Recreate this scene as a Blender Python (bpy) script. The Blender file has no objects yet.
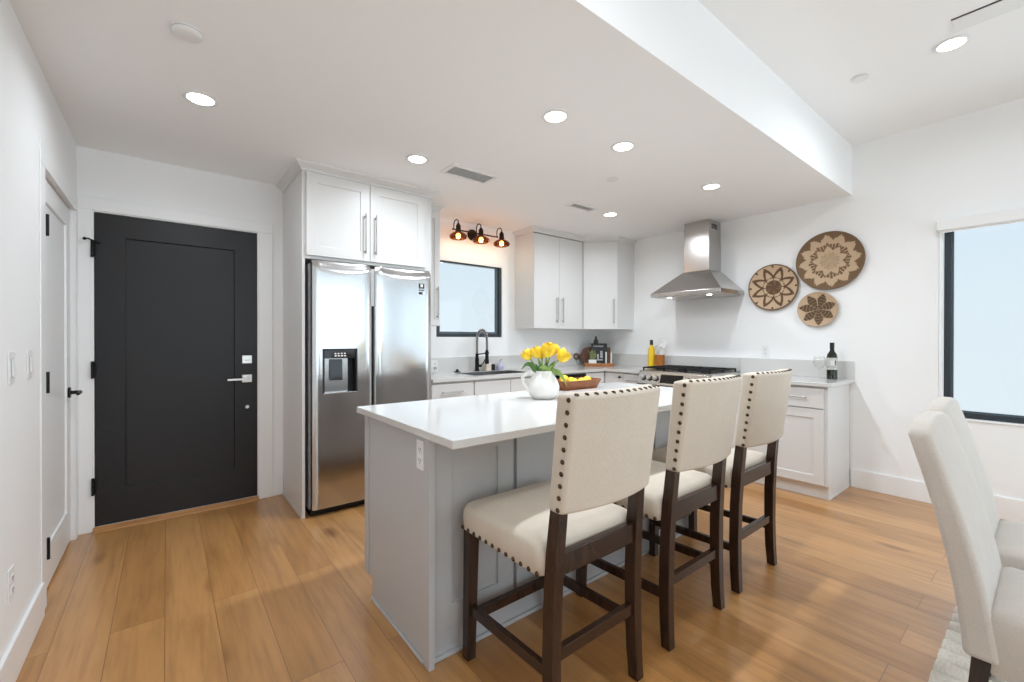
import bpy, bmesh, math, random
from mathutils import Matrix, Vector
random.seed(7)
SC = bpy.context.scene
COL = SC.collection
PI = math.pi

# ---------------------------------------------------------------- camera, sky, daylight, exposure
cam_data = bpy.data.cameras.new('camera')
cam = bpy.data.objects.new('camera', cam_data)
COL.objects.link(cam)
cam_data.sensor_width = 36.0
cam_data.lens = 433.78 / 1024.0 * 36.0
cam_data.clip_start = 0.02
cam.location = (0, 0, 1.25)
cam.matrix_world = (Matrix.Translation((0, 0, 1.25)) @ Matrix.Rotation(math.radians(-38.53), 4, 'Z')
                    @ Matrix.Rotation(math.radians(90 - 0.218), 4, 'X') @ Matrix.Rotation(math.radians(0.053), 4, 'Z'))
SC.camera = cam

world = bpy.data.worlds.new('sky')
SC.world = world
world.use_nodes = True
wn = world.node_tree
wn.nodes.clear()
w_out = wn.nodes.new('ShaderNodeOutputWorld')
w_bg = wn.nodes.new('ShaderNodeBackground')
w_tc = wn.nodes.new('ShaderNodeTexCoord')
w_sep = wn.nodes.new('ShaderNodeSeparateXYZ')
w_rmp = wn.nodes.new('ShaderNodeValToRGB')
w_map = wn.nodes.new('ShaderNodeMapRange')
w_map.inputs['From Min'].default_value = -0.25
w_map.inputs['From Max'].default_value = 0.5
w_rmp.color_ramp.elements[0].color = (0.80, 0.87, 0.90, 1)
w_rmp.color_ramp.elements[1].color = (0.60, 0.76, 0.90, 1)
w_rmp.color_ramp.elements.new(0.42).color = (0.76, 0.85, 0.91, 1)
wn.links.new(w_tc.outputs['Generated'], w_sep.inputs[0])
wn.links.new(w_sep.outputs['Z'], w_map.inputs['Value'])
wn.links.new(w_map.outputs[0], w_rmp.inputs[0])
wn.links.new(w_rmp.outputs[0], w_bg.inputs['Color'])
w_bg.inputs['Strength'].default_value = 0.40
wn.links.new(w_bg.outputs[0], w_out.inputs[0])

def area_light(name, loc, rot, sx, sy, power, color=(1, 1, 1), shape='RECTANGLE', spread=PI, parent=None):
    d = bpy.data.lights.new(name, 'AREA')
    d.shape = shape
    d.size = sx
    d.size_y = sy
    d.energy = power
    d.color = color
    d.spread = spread
    o = bpy.data.objects.new(name, d)
    COL.objects.link(o)
    o.location = loc
    o.rotation_euler = rot
    if parent is not None:
        o.parent = parent
    return o

# daylight entering through the wide glass doors of the living area behind the camera
area_light('daylight_rear_glass', (2.05, -4.74, 1.40), (math.radians(90), 0, 0), 4.9, 2.7, 37, (0.78, 0.90, 1.0))
area_light('fill_side_glass', (4.74, -2.9, 1.40), (0, math.radians(90), 0), 2.6, 3.1, 12, (0.78, 0.90, 1.0))  # added lamp behind the unseen side glass, fills the room
# daylight pushed in by the dining window on the stove wall
area_light('daylight_dining_window', (4.80, -0.38, 1.40), (0, math.radians(90), 0), 1.4, 1.75, 6, (0.78, 0.90, 1.0))

DOWNLIGHT_W = 6.3
vs = SC.view_settings
SC.display_settings.display_device = 'sRGB'
vs.view_transform = 'Standard'
vs.look = 'None'
vs.gamma = 1.0
vs.use_curve_mapping = False
vs.exposure = 1.38
SC.cycles.use_denoising = True
SC.cycles.max_bounces = 12
SC.cycles.diffuse_bounces = 6
SC.cycles.glossy_bounces = 5
SC.cycles.transparent_max_bounces = 16
SC.cycles.sample_clamp_indirect = 6.0
SC.cycles.caustics_reflective = False
SC.cycles.caustics_refractive = False

# ---------------------------------------------------------------- dimensions of the room
XL, YB, XR = -0.446, 3.892, 4.565      # left wall, entry / sink wall, stove wall
ZC, ZH, YS = 2.48, 2.896, 1.091        # low ceiling, high ceiling, soffit face
YR = -4.6                              # rear wall behind the camera
CT = 0.915                             # counter height

# ---------------------------------------------------------------- materials
MATS = {}
def lin(r, g, b):
    f = lambda c: (c / 255) / 12.92 if c / 255 <= 0.04045 else ((c / 255 + 0.055) / 1.055) ** 2.4
    return (f(r), f(g), f(b), 1)

def mat(name, color, rough=0.5, metal=0.0, spec=0.5, emit=None, estr=0, trans=0, ior=1.45, coat=0):
    m = bpy.data.materials.new(name)
    m.use_nodes = True
    b = m.node_tree.nodes['Principled BSDF']
    b.inputs['Base Color'].default_value = color
    b.inputs['Roughness'].default_value = rough
    b.inputs['Metallic'].default_value = metal
    b.inputs['Specular IOR Level'].default_value = spec
    b.inputs['Transmission Weight'].default_value = trans
    b.inputs['IOR'].default_value = ior
    b.inputs['Coat Weight'].default_value = coat
    if emit:
        b.inputs['Emission Color'].default_value = emit
        b.inputs['Emission Strength'].default_value = estr
    MATS[name] = m
    return m

class NT:
    """small helper to write node graphs"""
    def __init__(s, m):
        s.t = m.node_tree
        s.b = s.t.nodes['Principled BSDF']
        s.n = s.t.nodes
    def new(s, kind, **kw):
        n = s.n.new(kind)
        for k, v in kw.items():
            setattr(n, k, v)
        return n
    def link(s, a, b):
        s.t.links.new(a, b)
    def coords(s, scale=(1, 1, 1), which='Object'):
        tc = s.new('ShaderNodeTexCoord')
        mp = s.new('ShaderNodeMapping')
        mp.inputs['Scale'].default_value = scale
        s.link(tc.outputs[which], mp.inputs[0])
        return mp.outputs[0]
    def noise(s, vec, scale, detail=4, rough=0.55):
        n = s.new('ShaderNodeTexNoise')
        n.inputs['Scale'].default_value = scale
        n.inputs['Detail'].default_value = detail
        n.inputs['Roughness'].default_value = rough
        s.link(vec, n.inputs['Vector'])
        return n
    def ramp(s, fac, stops):
        r = s.new('ShaderNodeValToRGB')
        els = r.color_ramp.elements
        els[0].position, els[0].color = stops[0]
        els[1].position, els[1].color = stops[-1]
        for p, c in stops[1:-1]:
            els.new(p).color = c
        s.link(fac, r.inputs[0])
        return r.outputs[0]
    def mix(s, fac, a, b, mode='MIX'):
        m = s.new('ShaderNodeMix', data_type='RGBA', blend_type=mode)
        for sock, v in ((m.inputs['Factor'], fac), (m.inputs['A'], a), (m.inputs['B'], b)):
            pass
        def put(idx, v):
            sock = m.inputs[idx]
            if hasattr(v, 'is_linked'):
                s.link(v, sock)
            else:
                sock.default_value = v
        put(0, fac); put(6, a); put(7, b)
        return m.outputs[2]
    def bump(s, height, strength=0.2, dist=0.002):
        b = s.new('ShaderNodeBump')
        b.inputs['Strength'].default_value = strength
        b.inputs['Distance'].default_value = dist
        s.link(height, b.inputs['Height'])
        s.link(b.outputs[0], s.b.inputs['Normal'])

def painted(name, color, rough=0.55, tex=60, bump=0.05):
    m = mat(name, color, rough)
    n = NT(m)
    v = n.coords()
    no = n.noise(v, tex, 3)
    n.bump(no.outputs['Fac'], bump, 0.001)
    return m

painted('wall_paint', (0.89, 0.89, 0.885, 1), 0.6, 90, 0.06)
painted('ceiling_paint', (0.92, 0.92, 0.92, 1), 0.7, 90, 0.06)
painted('trim_paint', (0.88, 0.88, 0.875, 1), 0.35, 40, 0.01)
painted('cabinet_paint', (0.71, 0.70, 0.685, 1), 0.35, 40, 0.01)
painted('island_paint', (0.50, 0.505, 0.51, 1), 0.4, 40, 0.01)
painted('door_charcoal', (0.0095, 0.0078, 0.0080, 1), 0.42, 60, 0.03)
mat('black_metal', (0.012, 0.012, 0.013, 1), 0.4, 0.6)
mat('bronze_metal', (0.035, 0.025, 0.018, 1), 0.35, 0.8)
mat('nickel', (0.62, 0.60, 0.57, 1), 0.28, 1.0)
mat('handle_steel', (0.42, 0.41, 0.40, 1), 0.3, 1.0)
mat('black_plastic', (0.014, 0.014, 0.015, 1), 0.45)
mat('dark_gap', (0.02, 0.02, 0.02, 1), 0.8)
mat('white_plastic', (0.82, 0.82, 0.81, 1), 0.4)
mat('grey_plastic', (0.45, 0.45, 0.45, 1), 0.5)
mat('window_metal', (0.035, 0.045, 0.052, 1), 0.45, 0.2)
mat('lit_sash_metal', (0.10, 0.13, 0.15, 1), 0.4, 0.2)  # frame metal again, lightened for the daylight falling on the sash
mat('lamp_lens', (1, 1, 1, 1), 0.4, emit=(1.0, 0.97, 0.92, 1), estr=5.0)
mat('bulb_glow', (1, 0.85, 0.6, 1), 0.4, emit=(1.0, 0.80, 0.52, 1), estr=9.0)
mat('nailhead', (0.085, 0.055, 0.035, 1), 0.35, 0.9)
mat('black_glass', (0.008, 0.008, 0.009, 1), 0.08)
mat('iron_grate', (0.016, 0.015, 0.014, 1), 0.6, 0.2)
mat('ceramic_white', (0.83, 0.82, 0.79, 1), 0.25)
mat('tulip_green', (0.10, 0.22, 0.045, 1), 0.45)
mat('tulip_pale_green', (0.24, 0.36, 0.09, 1), 0.45)
mat('paper_white', (0.78, 0.76, 0.72, 1), 0.7)
mat('lavender', (0.52, 0.50, 0.68, 1), 0.25)
mat('cream_soap', (0.74, 0.66, 0.55, 1), 0.5)
mat('oil_yellow', (0.80, 0.52, 0.015, 1), 0.12, emit=None)
mat('wine_green', (0.012, 0.014, 0.008, 1), 0.08)
mat('foil_black', (0.01, 0.01, 0.01, 1), 0.4)
mat('label_paper', (0.62, 0.61, 0.58, 1), 0.6)
mat('label_ink', (0.09, 0.09, 0.09, 1), 0.6)
mat('book_black', (0.018, 0.017, 0.016, 1), 0.45)
mat('leaf_olive', (0.16, 0.18, 0.075, 1), 0.6)
mat('shade_fabric', (0.86, 0.86, 0.85, 1), 0.7)

# thin window glass: mostly clear with a mirror sheen
def thin_glass(name, tint, refl):
    m = bpy.data.materials.new(name)
    m.use_nodes = True
    t = m.node_tree
    t.nodes.clear()
    o = t.nodes.new('ShaderNodeOutputMaterial')
    tr = t.nodes.new('ShaderNodeBsdfTransparent')
    gl = t.nodes.new('ShaderNodeBsdfGlossy')
    fr = t.nodes.new('ShaderNodeFresnel')
    mul = t.nodes.new('ShaderNodeMath')
    mul.operation = 'MULTIPLY'
    mul.inputs[1].default_value = refl
    mx = t.nodes.new('ShaderNodeMixShader')
    tr.inputs[0].default_value = tint
    gl.inputs['Roughness'].default_value = 0.02
    fr.inputs['IOR'].default_value = 1.45
    t.links.new(fr.outputs[0], mul.inputs[0])
    # only the face turned to the viewer mirrors, so a sheet with two faces does not trap light
    gm = t.nodes.new('ShaderNodeNewGeometry')
    inv = t.nodes.new('ShaderNodeMath'); inv.operation = 'SUBTRACT'; inv.inputs[0].default_value = 1.0
    m2 = t.nodes.new('ShaderNodeMath'); m2.operation = 'MULTIPLY'
    t.links.new(gm.outputs['Backfacing'], inv.inputs[1])
    t.links.new(inv.outputs[0], m2.inputs[0]); t.links.new(mul.outputs[0], m2.inputs[1])
    t.links.new(m2.outputs[0], mx.inputs[0])
    t.links.new(tr.outputs[0], mx.inputs[1])
    t.links.new(gl.outputs[0], mx.inputs[2])
    t.links.new(mx.outputs[0], o.inputs[0])
    MATS[name] = m
thin_glass('pane_glass', (0.97, 0.99, 1.0, 1), 1.0)
thin_glass('wine_glass', (0.975, 0.975, 0.97, 1), 1.8)

def steel(name, color, rough, along=(1, 1, 60)):
    m = mat(name, color, rough, 1.0)
    n = NT(m)
    v = n.coords(along)
    no = n.noise(v, 14, 3)
    mr = n.new('ShaderNodeMapRange')
    mr.inputs['To Min'].default_value = rough * 0.85
    mr.inputs['To Max'].default_value = rough * 1.2
    n.link(no.outputs['Fac'], mr.inputs['Value'])
    n.link(mr.outputs[0], n.b.inputs['Roughness'])
    n.bump(no.outputs['Fac'], 0.012, 0.0006)
    return m
steel('fridge_steel', (0.60, 0.605, 0.61, 1), 0.16)
steel('hood_steel', (0.56, 0.54, 0.52, 1), 0.24, (1, 1, 40))
steel('sink_steel', (0.45, 0.45, 0.45, 1), 0.25)
steel('range_steel', (0.60, 0.57, 0.52, 1), 0.25)

# quartz worktop
m = mat('quartz', (0.64, 0.63, 0.61, 1), 0.12)
n = NT(m); v = n.coords()
no = n.noise(v, 2.2, 6, 0.6)
n.link(n.ramp(no.outputs['Fac'], [(0.3, (0.625, 0.615, 0.595, 1)), (0.55, (0.64, 0.63, 0.61, 1)), (0.8, (0.65, 0.64, 0.62, 1))]), n.b.inputs['Base Color'])

# oak planks running from the entry door towards the living area
m = mat('oak_floor', (0.4, 0.22, 0.09, 1), 0.36, spec=0.6, coat=0.7)
m.node_tree.nodes['Principled BSDF'].inputs['Coat Roughness'].default_value = 0.28
n = NT(m)
tc = n.new('ShaderNodeTexCoord')
sep = n.new('ShaderNodeSeparateXYZ')
n.link(tc.outputs['Object'], sep.inputs[0])
cmb = n.new('ShaderNodeCombineXYZ')
addx = n.new('ShaderNodeMath', operation='ADD'); addx.inputs[1].default_value = 20.028
n.link(sep.outputs['X'], addx.inputs[0])
addy = n.new('ShaderNodeMath', operation='ADD'); addy.inputs[1].default_value = 20.6
n.link(sep.outputs['Y'], addy.inputs[0])
n.link(addy.outputs[0], cmb.inputs[0]); n.link(addx.outputs[0], cmb.inputs[1])
br = n.new('ShaderNodeTexBrick')
br.offset = 0.37; br.offset_frequency = 2; br.squash = 1.0
br.inputs['Scale'].default_value = 1.0
br.inputs['Brick Width'].default_value = 2.1
br.inputs['Row Height'].default_value = 0.182
br.inputs['Mortar Size'].default_value = 0.0016
br.inputs['Mortar Smooth'].default_value = 0.3
br.inputs['Bias'].default_value = 0.0
br.inputs['Color1'].default_value = (0, 0, 0, 1)
br.inputs['Color2'].default_value = (1, 1, 1, 1)
br.inputs['Mortar'].default_value = (0.5, 0.5, 0.5, 1)
n.link(cmb.outputs[0], br.inputs['Vector'])
# every plank shifts its grain by its own random tone
mpg = n.new('ShaderNodeMapping'); mpg.inputs['Scale'].default_value = (1.3, 22, 1)
shift = n.new('ShaderNodeVectorMath', operation='ADD')
scl = n.new('ShaderNodeVectorMath', operation='SCALE'); scl.inputs['Scale'].default_value = 13.0
n.link(br.outputs['Color'], scl.inputs[0])
n.link(cmb.outputs[0], shift.inputs[0]); n.link(scl.outputs[0], shift.inputs[1])
n.link(shift.outputs[0], mpg.inputs[0])
gr = n.noise(mpg.outputs[0], 1.6, 8, 0.62)
mpc = n.new('ShaderNodeMapping'); mpc.inputs['Scale'].default_value = (0.9, 4.5, 1)
n.link(shift.outputs[0], mpc.inputs[0])
cloud = n.noise(mpc.outputs[0], 1.7, 5, 0.6)
base = n.ramp(br.outputs['Color'], [(0.0, lin(170, 119, 64)), (0.5, lin(181, 130, 74)), (1.0, lin(193, 143, 88))])
grain = n.ramp(gr.outputs['Fac'], [(0.30, (0.66, 0.62, 0.56, 1)), (0.52, (1, 1, 1, 1)), (0.75, (1.08, 1.08, 1.06, 1))])
c1 = n.mix(0.62, base, grain, 'MULTIPLY')
cl = n.ramp(cloud.outputs['Fac'], [(0.32, (0.70, 0.66, 0.60, 1)), (0.5, (1, 1, 1, 1)), (0.72, (1.12, 1.10, 1.06, 1))])
c2 = n.mix(0.72, c1, cl, 'MULTIPLY')
# knots
kn = n.new('ShaderNodeTexVoronoi'); kn.inputs['Scale'].default_value = 1.0
mpk = n.new('ShaderNodeMapping'); mpk.inputs['Scale'].default_value = (1.3, 3.4, 1)
n.link(shift.outputs[0], mpk.inputs[0]); n.link(mpk.outputs[0], kn.inputs['Vector'])
kr = n.ramp(kn.outputs['Distance'], [(0.0, (0.34, 0.25, 0.17, 1)), (0.06, (0.55, 0.46, 0.37, 1)), (0.15, (1, 1, 1, 1))])
c3 = n.mix(0.95, c2, kr, 'MULTIPLY')
c4 = n.mix(br.outputs['Fac'], c3, lin(128, 90, 52))
n.link(c4, n.b.inputs['Base Color'])
n.link(n.ramp(gr.outputs['Fac'], [(0.3, (0.44, 0.44, 0.44, 1)), (0.7, (0.32, 0.32, 0.32, 1))]), n.b.inputs['Roughness'])
n.bump(gr.outputs['Fac'], 0.06, 0.001)

def wood(name, c0, c1, rough=0.4, scale=(3, 3, 30), nscale=2.0):
    m = mat(name, c0, rough)
    n = NT(m); v = n.coords(scale)
    no = n.noise(v, nscale, 7, 0.6)
    n.link(n.ramp(no.outputs['Fac'], [(0.3, c0), (0.7, c1)]), n.b.inputs['Base Color'])
    n.bump(no.outputs['Fac'], 0.05, 0.001)
    return m
wood('espresso_wood', (0.020, 0.009, 0.005, 1), (0.050, 0.023, 0.013, 1), 0.25, (14, 14, 2))
wood('board_wood', lin(74, 42, 24), lin(128, 78, 44), 0.4, (4, 30, 30))
wood('tray_wood', lin(140, 84, 44), lin(186, 124, 74), 0.45, (4, 30, 30))
wood('bowl_wood', lin(104, 56, 24), lin(146, 84, 40), 0.4, (5, 26, 26))
wood('crock_wood', lin(140, 74, 26), lin(196, 126, 56), 0.4, (30, 30, 6))
wood('threshold_oak', lin(150, 100, 54), lin(190, 138, 84), 0.4, (2, 30, 30))
wood('pepper_wood', lin(60, 52, 44), lin(104, 92, 78), 0.5, (20, 20, 4))

def fabric(name, c0, c1, weave=700):
    m = mat(name, c0, 0.9, spec=0.15)
    n = NT(m)
    va = n.coords((1, 0.22, 1)); vb = n.coords((0.22, 1, 0.22))
    a = n.noise(va, weave, 2, 0.6); b = n.noise(vb, weave, 2, 0.6)
    mx = n.mix(0.5, a.outputs['Color'], b.outputs['Color'])
    big = n.noise(n.coords(), 9, 4, 0.6)
    col = n.ramp(mx, [(0.35, c0), (0.65, c1)])
    cloudy = n.ramp(big.outputs['Fac'], [(0.3, (0.97, 0.965, 0.96, 1)), (0.7, (1.02, 1.02, 1.02, 1))])
    n.link(n.mix(1.0, col, cloudy, 'MULTIPLY'), n.b.inputs['Base Color'])
    n.bump(mx, 0.25, 0.0015)
    n.b.inputs['Sheen Weight'].default_value = 0.15
    return m
fabric('stool_linen', (0.58, 0.50, 0.405, 1), (0.71, 0.64, 0.55, 1))
fabric('chair_linen', (0.53, 0.48, 0.43, 1), (0.65, 0.60, 0.55, 1))
fabric('rug_wool', (0.62, 0.57, 0.49, 1), (0.86, 0.82, 0.75, 1), 160)

def bumpy(name, c0, c1, scale, rough=0.5, bump=0.3):
    m = mat(name, c0, rough)
    n = NT(m)
    no = n.noise(n.coords(), scale, 3)
    n.link(n.ramp(no.outputs['Fac'], [(0.3, c0), (0.7, c1)]), n.b.inputs['Base Color'])
    n.bump(no.outputs['Fac'], bump, 0.001)
bumpy('lemon_skin', (0.80, 0.50, 0.02, 1), (0.90, 0.62, 0.04, 1), 180, 0.4, 0.2)
bumpy('tulip_yellow', (0.86, 0.50, 0.01, 1), (0.94, 0.72, 0.05, 1), 40, 0.5, 0.05)
bumpy('straw_tan', lin(176, 148, 120), lin(206, 180, 150), 300, 0.8, 0.5)
bumpy('straw_brown', lin(98, 74, 50), lin(128, 102, 76), 300, 0.8, 0.5)
bumpy('straw_dark', lin(82, 58, 38), lin(108, 80, 56), 300, 0.8, 0.5)
bumpy('straw_grey', lin(104, 92, 70), lin(132, 116, 90), 300, 0.8, 0.5)

# amber glass sconce shade
thin_glass('shade_amber', (0.66, 0.42, 0.22, 1), 1.1)

# ---------------------------------------------------------------- mesh builder
class MB:
    def __init__(s, M=None):
        s.v = []; s.f = []; s.mi = []
        s.M = M
    def add(s, verts, faces, m=0):
        o = len(s.v)
        for p in verts:
            p = Vector(p)
            s.v.append(s.M @ p if s.M else p)
        for f in faces:
            s.f.append([i + o for i in f]); s.mi.append(m)
        return s
    def box(s, x0, x1, y0, y1, z0, z1, m=0):
        vs_ = [(x, y, z) for x in (x0, x1) for y in (y0, y1) for z in (z0, z1)]
        return s.add(vs_, [(0, 1, 3, 2), (4, 6, 7, 5), (0, 4, 5, 1), (2, 3, 7, 6), (0, 2, 6, 4), (1, 5, 7, 3)], m)
    def hexa(s, low, high, m=0):
        """two quads (4 points each) joined into a solid"""
        return s.add(list(low) + list(high), [(3, 2, 1, 0), (4, 5, 6, 7), (0, 1, 5, 4), (1, 2, 6, 5), (2, 3, 7, 6), (3, 0, 4, 7)], m)
    def loft(s, rings, caps=True, closed=True, m=0):
        n_ = len(rings[0]); vs_ = [p for r in rings for p in r]; fs = []
        for i in range(len(rings) - 1):
            for j in range(n_ if closed else n_ - 1):
                k = (j + 1) % n_
                fs.append((i * n_ + j, i * n_ + k, (i + 1) * n_ + k, (i + 1) * n_ + j))
        if caps:
            fs.append(tuple(range(n_))[::-1]); fs.append(tuple(range((len(rings) - 1) * n_, len(rings) * n_)))
        return s.add(vs_, fs, m)
    def lathe(s, prof, c=(0, 0, 0), n=32, axis='z', m=0, closed_profile=False):
        """profile of (radius, height); ends at radius 0 are pinched shut"""
        rings = []
        for r, h in prof:
            ring = []
            for k in range(n):
                a = 2 * PI * k / n
                x, y = max(r, 1e-5) * math.cos(a), max(r, 1e-5) * math.sin(a)
                p = {'z': (x, y, h), 'y': (x, h, y), 'x': (h, x, y)}[axis]
                ring.append((p[0] + c[0], p[1] + c[1], p[2] + c[2]))
            rings.append(ring)
        if closed_profile:
            rings.append(rings[0])
        return s.loft(rings, caps=not closed_profile, m=m)
    def cyl(s, p0, p1, r0, r1=None, n=16, m=0):
        return s.tube([p0, p1], [r0, r0 if r1 is None else r1], n, m)
    def tube(s, pts, r, n=10, m=0, closed=False):
        pts = [Vector(p) for p in pts]
        rs = r if isinstance(r, (list, tuple)) else [r] * len(pts)
        rings = []
        t0 = None; u = None
        for i, p in enumerate(pts):
            if closed:
                t = (pts[(i + 1) % len(pts)] - pts[i - 1]).normalized()
            else:
                t = (pts[min(i + 1, len(pts) - 1)] - pts[max(i - 1, 0)]).normalized()
            if u is None:
                u = t.orthogonal().normalized()
            else:
                u = (u - t * u.dot(t))
                u = u.normalized() if u.length > 1e-6 else t.orthogonal().normalized()
            w = t.cross(u)
            rings.append([p + (u * math.cos(2 * PI * k / n) + w * math.sin(2 * PI * k / n)) * rs[i] for k in range(n)])
        if closed:
            rings.append(rings[0])
            return s.loft(rings, caps=False, m=m)
        return s.loft(rings, m=m)
    def sphere(s, c, r, n=16, sq=(1, 1, 1), m=0):
        k = max(6, n // 2)
        prof = [(math.sin(PI * i / k), -math.cos(PI * i / k)) for i in range(k + 1)]
        rings = []
        for rr, h in prof:
            rings.append([(c[0] + max(rr, 1e-4) * r * sq[0] * math.cos(2 * PI * j / n), c[1] + max(rr, 1e-4) * r * sq[1] * math.sin(2 * PI * j / n), c[2] + h * r * sq[2]) for j in range(n)])
        return s.loft(rings, m=m)
    def prism(s, poly, z0, z1, m=0):
        n_ = len(poly)
        vs_ = [(x, y, z0) for x, y in poly] + [(x, y, z1) for x, y in poly]
        fs = [tuple(range(n_))[::-1], tuple(range(n_, 2 * n_))] + [(i, (i + 1) % n_, n_ + (i + 1) % n_, n_ + i) for i in range(n_)]
        return s.add(vs_, fs, m)
    def build(s, name, mats, parent=None, bevel=0, seg=2, smooth=None, subsurf=0, kind=None, recalc=True):
        me = bpy.data.meshes.new(name)
        me.from_pydata([tuple(p) for p in s.v], [], s.f)
        if not isinstance(mats, (list, tuple)):
            mats = [mats]
        for q in mats:
            me.materials.append(MATS[q])
        me.polygons.foreach_set('material_index', s.mi)
        if recalc:
            b = bmesh.new(); b.from_mesh(me)
            if getattr(s, 'weld', False):
                bmesh.ops.remove_doubles(b, verts=b.verts, dist=1e-5)
            bmesh.ops.recalc_face_normals(b, faces=b.faces)
            b.to_mesh(me); b.free()
        if smooth is not None:
            me.polygons.foreach_set('use_smooth', [True] * len(me.polygons))
            me.set_sharp_from_angle(angle=math.radians(smooth))
        me.update()
        o = bpy.data.objects.new(name, me)
        COL.objects.link(o)
        if parent is not None:
            o.parent = parent
            o.matrix_parent_inverse = WM[parent.name].inverted()
        WM[o.name] = Matrix.Identity(4)
        if bevel:
            md = o.modifiers.new('bevel', 'BEVEL')
            md.width = bevel; md.segments = seg; md.limit_method = 'ANGLE'; md.angle_limit = math.radians(40)
            md.harden_normals = False
        if subsurf:
            md = o.modifiers.new('subsurf', 'SUBSURF')
            md.levels = subsurf; md.render_levels = subsurf
        if kind:
            o['kind'] = kind
        return o
WM = {}

def tag(o, label, cat, group=None, kind=None):
    o['label'] = label
    o['category'] = cat
    if group: o['group'] = group
    if kind: o['kind'] = kind
    return o

def thing(name, label, cat, loc=(0, 0, 0), group=None, kind=None):
    o = bpy.data.objects.new(name, None)
    COL.objects.link(o)
    o.empty_display_size = 0.05
    o.location = loc
    WM[o.name] = Matrix.Translation(loc)
    return tag(o, label, cat, group, kind)

def dup(root, loc, label, rz=0.0):
    """a copy of a thing built at the origin, with its parts and sub-parts"""
    def cp(o, par):
        c = o.copy(); COL.objects.link(c)
        if par is not None:
            c.parent = par
        for ch in list(o.children):
            cp(ch, c)
        return c
    r = cp(root, None)
    r.location = loc
    r.rotation_euler = (0, 0, rz)
    r['label'] = label
    return r

def struct(name, mb, mats, label, cat, **kw):
    o = mb.build(name, mats, **kw)
    o['kind'] = 'structure'
    o['label'] = label
    o['category'] = cat
    return o

# ---------------------------------------------------------------- room shell
def wall_cells(axis, at0, at1, a0, a1, z0, z1, holes):
    """solid wall with rectangular openings; axis is the normal axis; holes are (a0, a1, z0, z1)"""
    mb = MB()
    us = sorted({a0, a1, *[h[0] for h in holes], *[h[1] for h in holes]})
    zs = sorted({z0, z1, *[h[2] for h in holes], *[h[3] for h in holes]})
    for i in range(len(us) - 1):
        for j in range(len(zs) - 1):
            cu, cz = (us[i] + us[i + 1]) / 2, (zs[j] + zs[j + 1]) / 2
            if any(h[0] < cu < h[1] and h[2] < cz < h[3] for h in holes):
                continue
            if axis == 'y':
                mb.box(us[i], us[i + 1], at0, at1, zs[j], zs[j + 1])
            else:
                mb.box(at0, at1, us[i], us[i + 1], zs[j], zs[j + 1])
    return mb

struct('floor', MB().box(XL - 0.15, XR + 0.15, YR - 0.15, YB + 0.15, -0.1, 0), 'oak_floor', 'golden brown oak plank floor of the kitchen and entry', 'floor')
struct('ceiling', MB().box(XL - 0.15, XR + 0.15, YS, YB + 0.15, ZC, ZH + 0.2), 'ceiling_paint', 'lowered white ceiling over the kitchen, with a drop face towards the dining side', 'ceiling')
struct('ceiling', MB().box(XL - 0.15, XR + 0.15, YR - 0.15, YS, ZH, ZH + 0.2), 'ceiling_paint', 'higher white ceiling over the dining side', 'ceiling')
D1 = (-0.375, 0.562, 0.0, 2.082)      # entry door opening
D2 = (2.940, 3.802, 0.0, 2.050)       # closet door opening on the left wall
W1 = (2.125, 2.955, 1.272, 2.055)     # sink window
W2 = (-1.30, 0.557, 0.672, 2.135)     # dining window
W3 = (-0.3, 4.42, 0.15, 2.75)          # living-area glass behind the camera
W4 = (-4.4, -1.40, 0.15, 2.60)        # unseen side glass, added for fill light
struct('wall_back', wall_cells('y', YB, YB + 0.15, XL - 0.15, XR + 0.15, 0, ZC, [D1, W1]), 'wall_paint', 'white back wall with the charcoal entry door and the sink window', 'wall')
struct('wall_left', wall_cells('x', XL - 0.15, XL, YR - 0.15, YB, 0, ZH, [D2]), 'wall_paint', 'white left wall with the closet door and light switches', 'wall')
struct('wall_right', wall_cells('x', XR, XR + 0.15, YR - 0.15, YB, 0, ZH, [W2, W4]), 'wall_paint', 'white stove wall with the range hood, woven baskets and dining window', 'wall')
struct('wall_rear', wall_cells('y', YR - 0.15, YR, XL, XR, 0, ZH, [W3]), 'wall_paint', 'white rear wall behind the viewer with wide glass', 'wall')

BBH = 0.155
def bb(name, label, boxes):
    mb = MB()
    for b in boxes:
        mb.box(*b)
    struct(name, mb, 'trim_paint', label, 'baseboard', bevel=0.004)
bb('baseboard_left', 'white baseboard along the left wall', [(XL, XL + 0.015, YR, 2.838, 0, BBH)])
bb('baseboard_back', 'white baseboard between entry door casing and refrigerator cabinet', [(0.660, 0.733, YB - 0.015, YB, 0, BBH)])
bb('baseboard_right', 'white baseboard along the stove wall below the dining window', [(XR - 0.015, XR, YR + 0.016, 1.088, 0, 0.149), (XR - 0.015, XR, -1.30, 1.088, 0.149, BBH)])
bb('baseboard_rear', 'white baseboard along the rear wall', [(XL + 0.016, XR - 0.016, YR, YR + 0.015, 0, BBH)])

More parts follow.
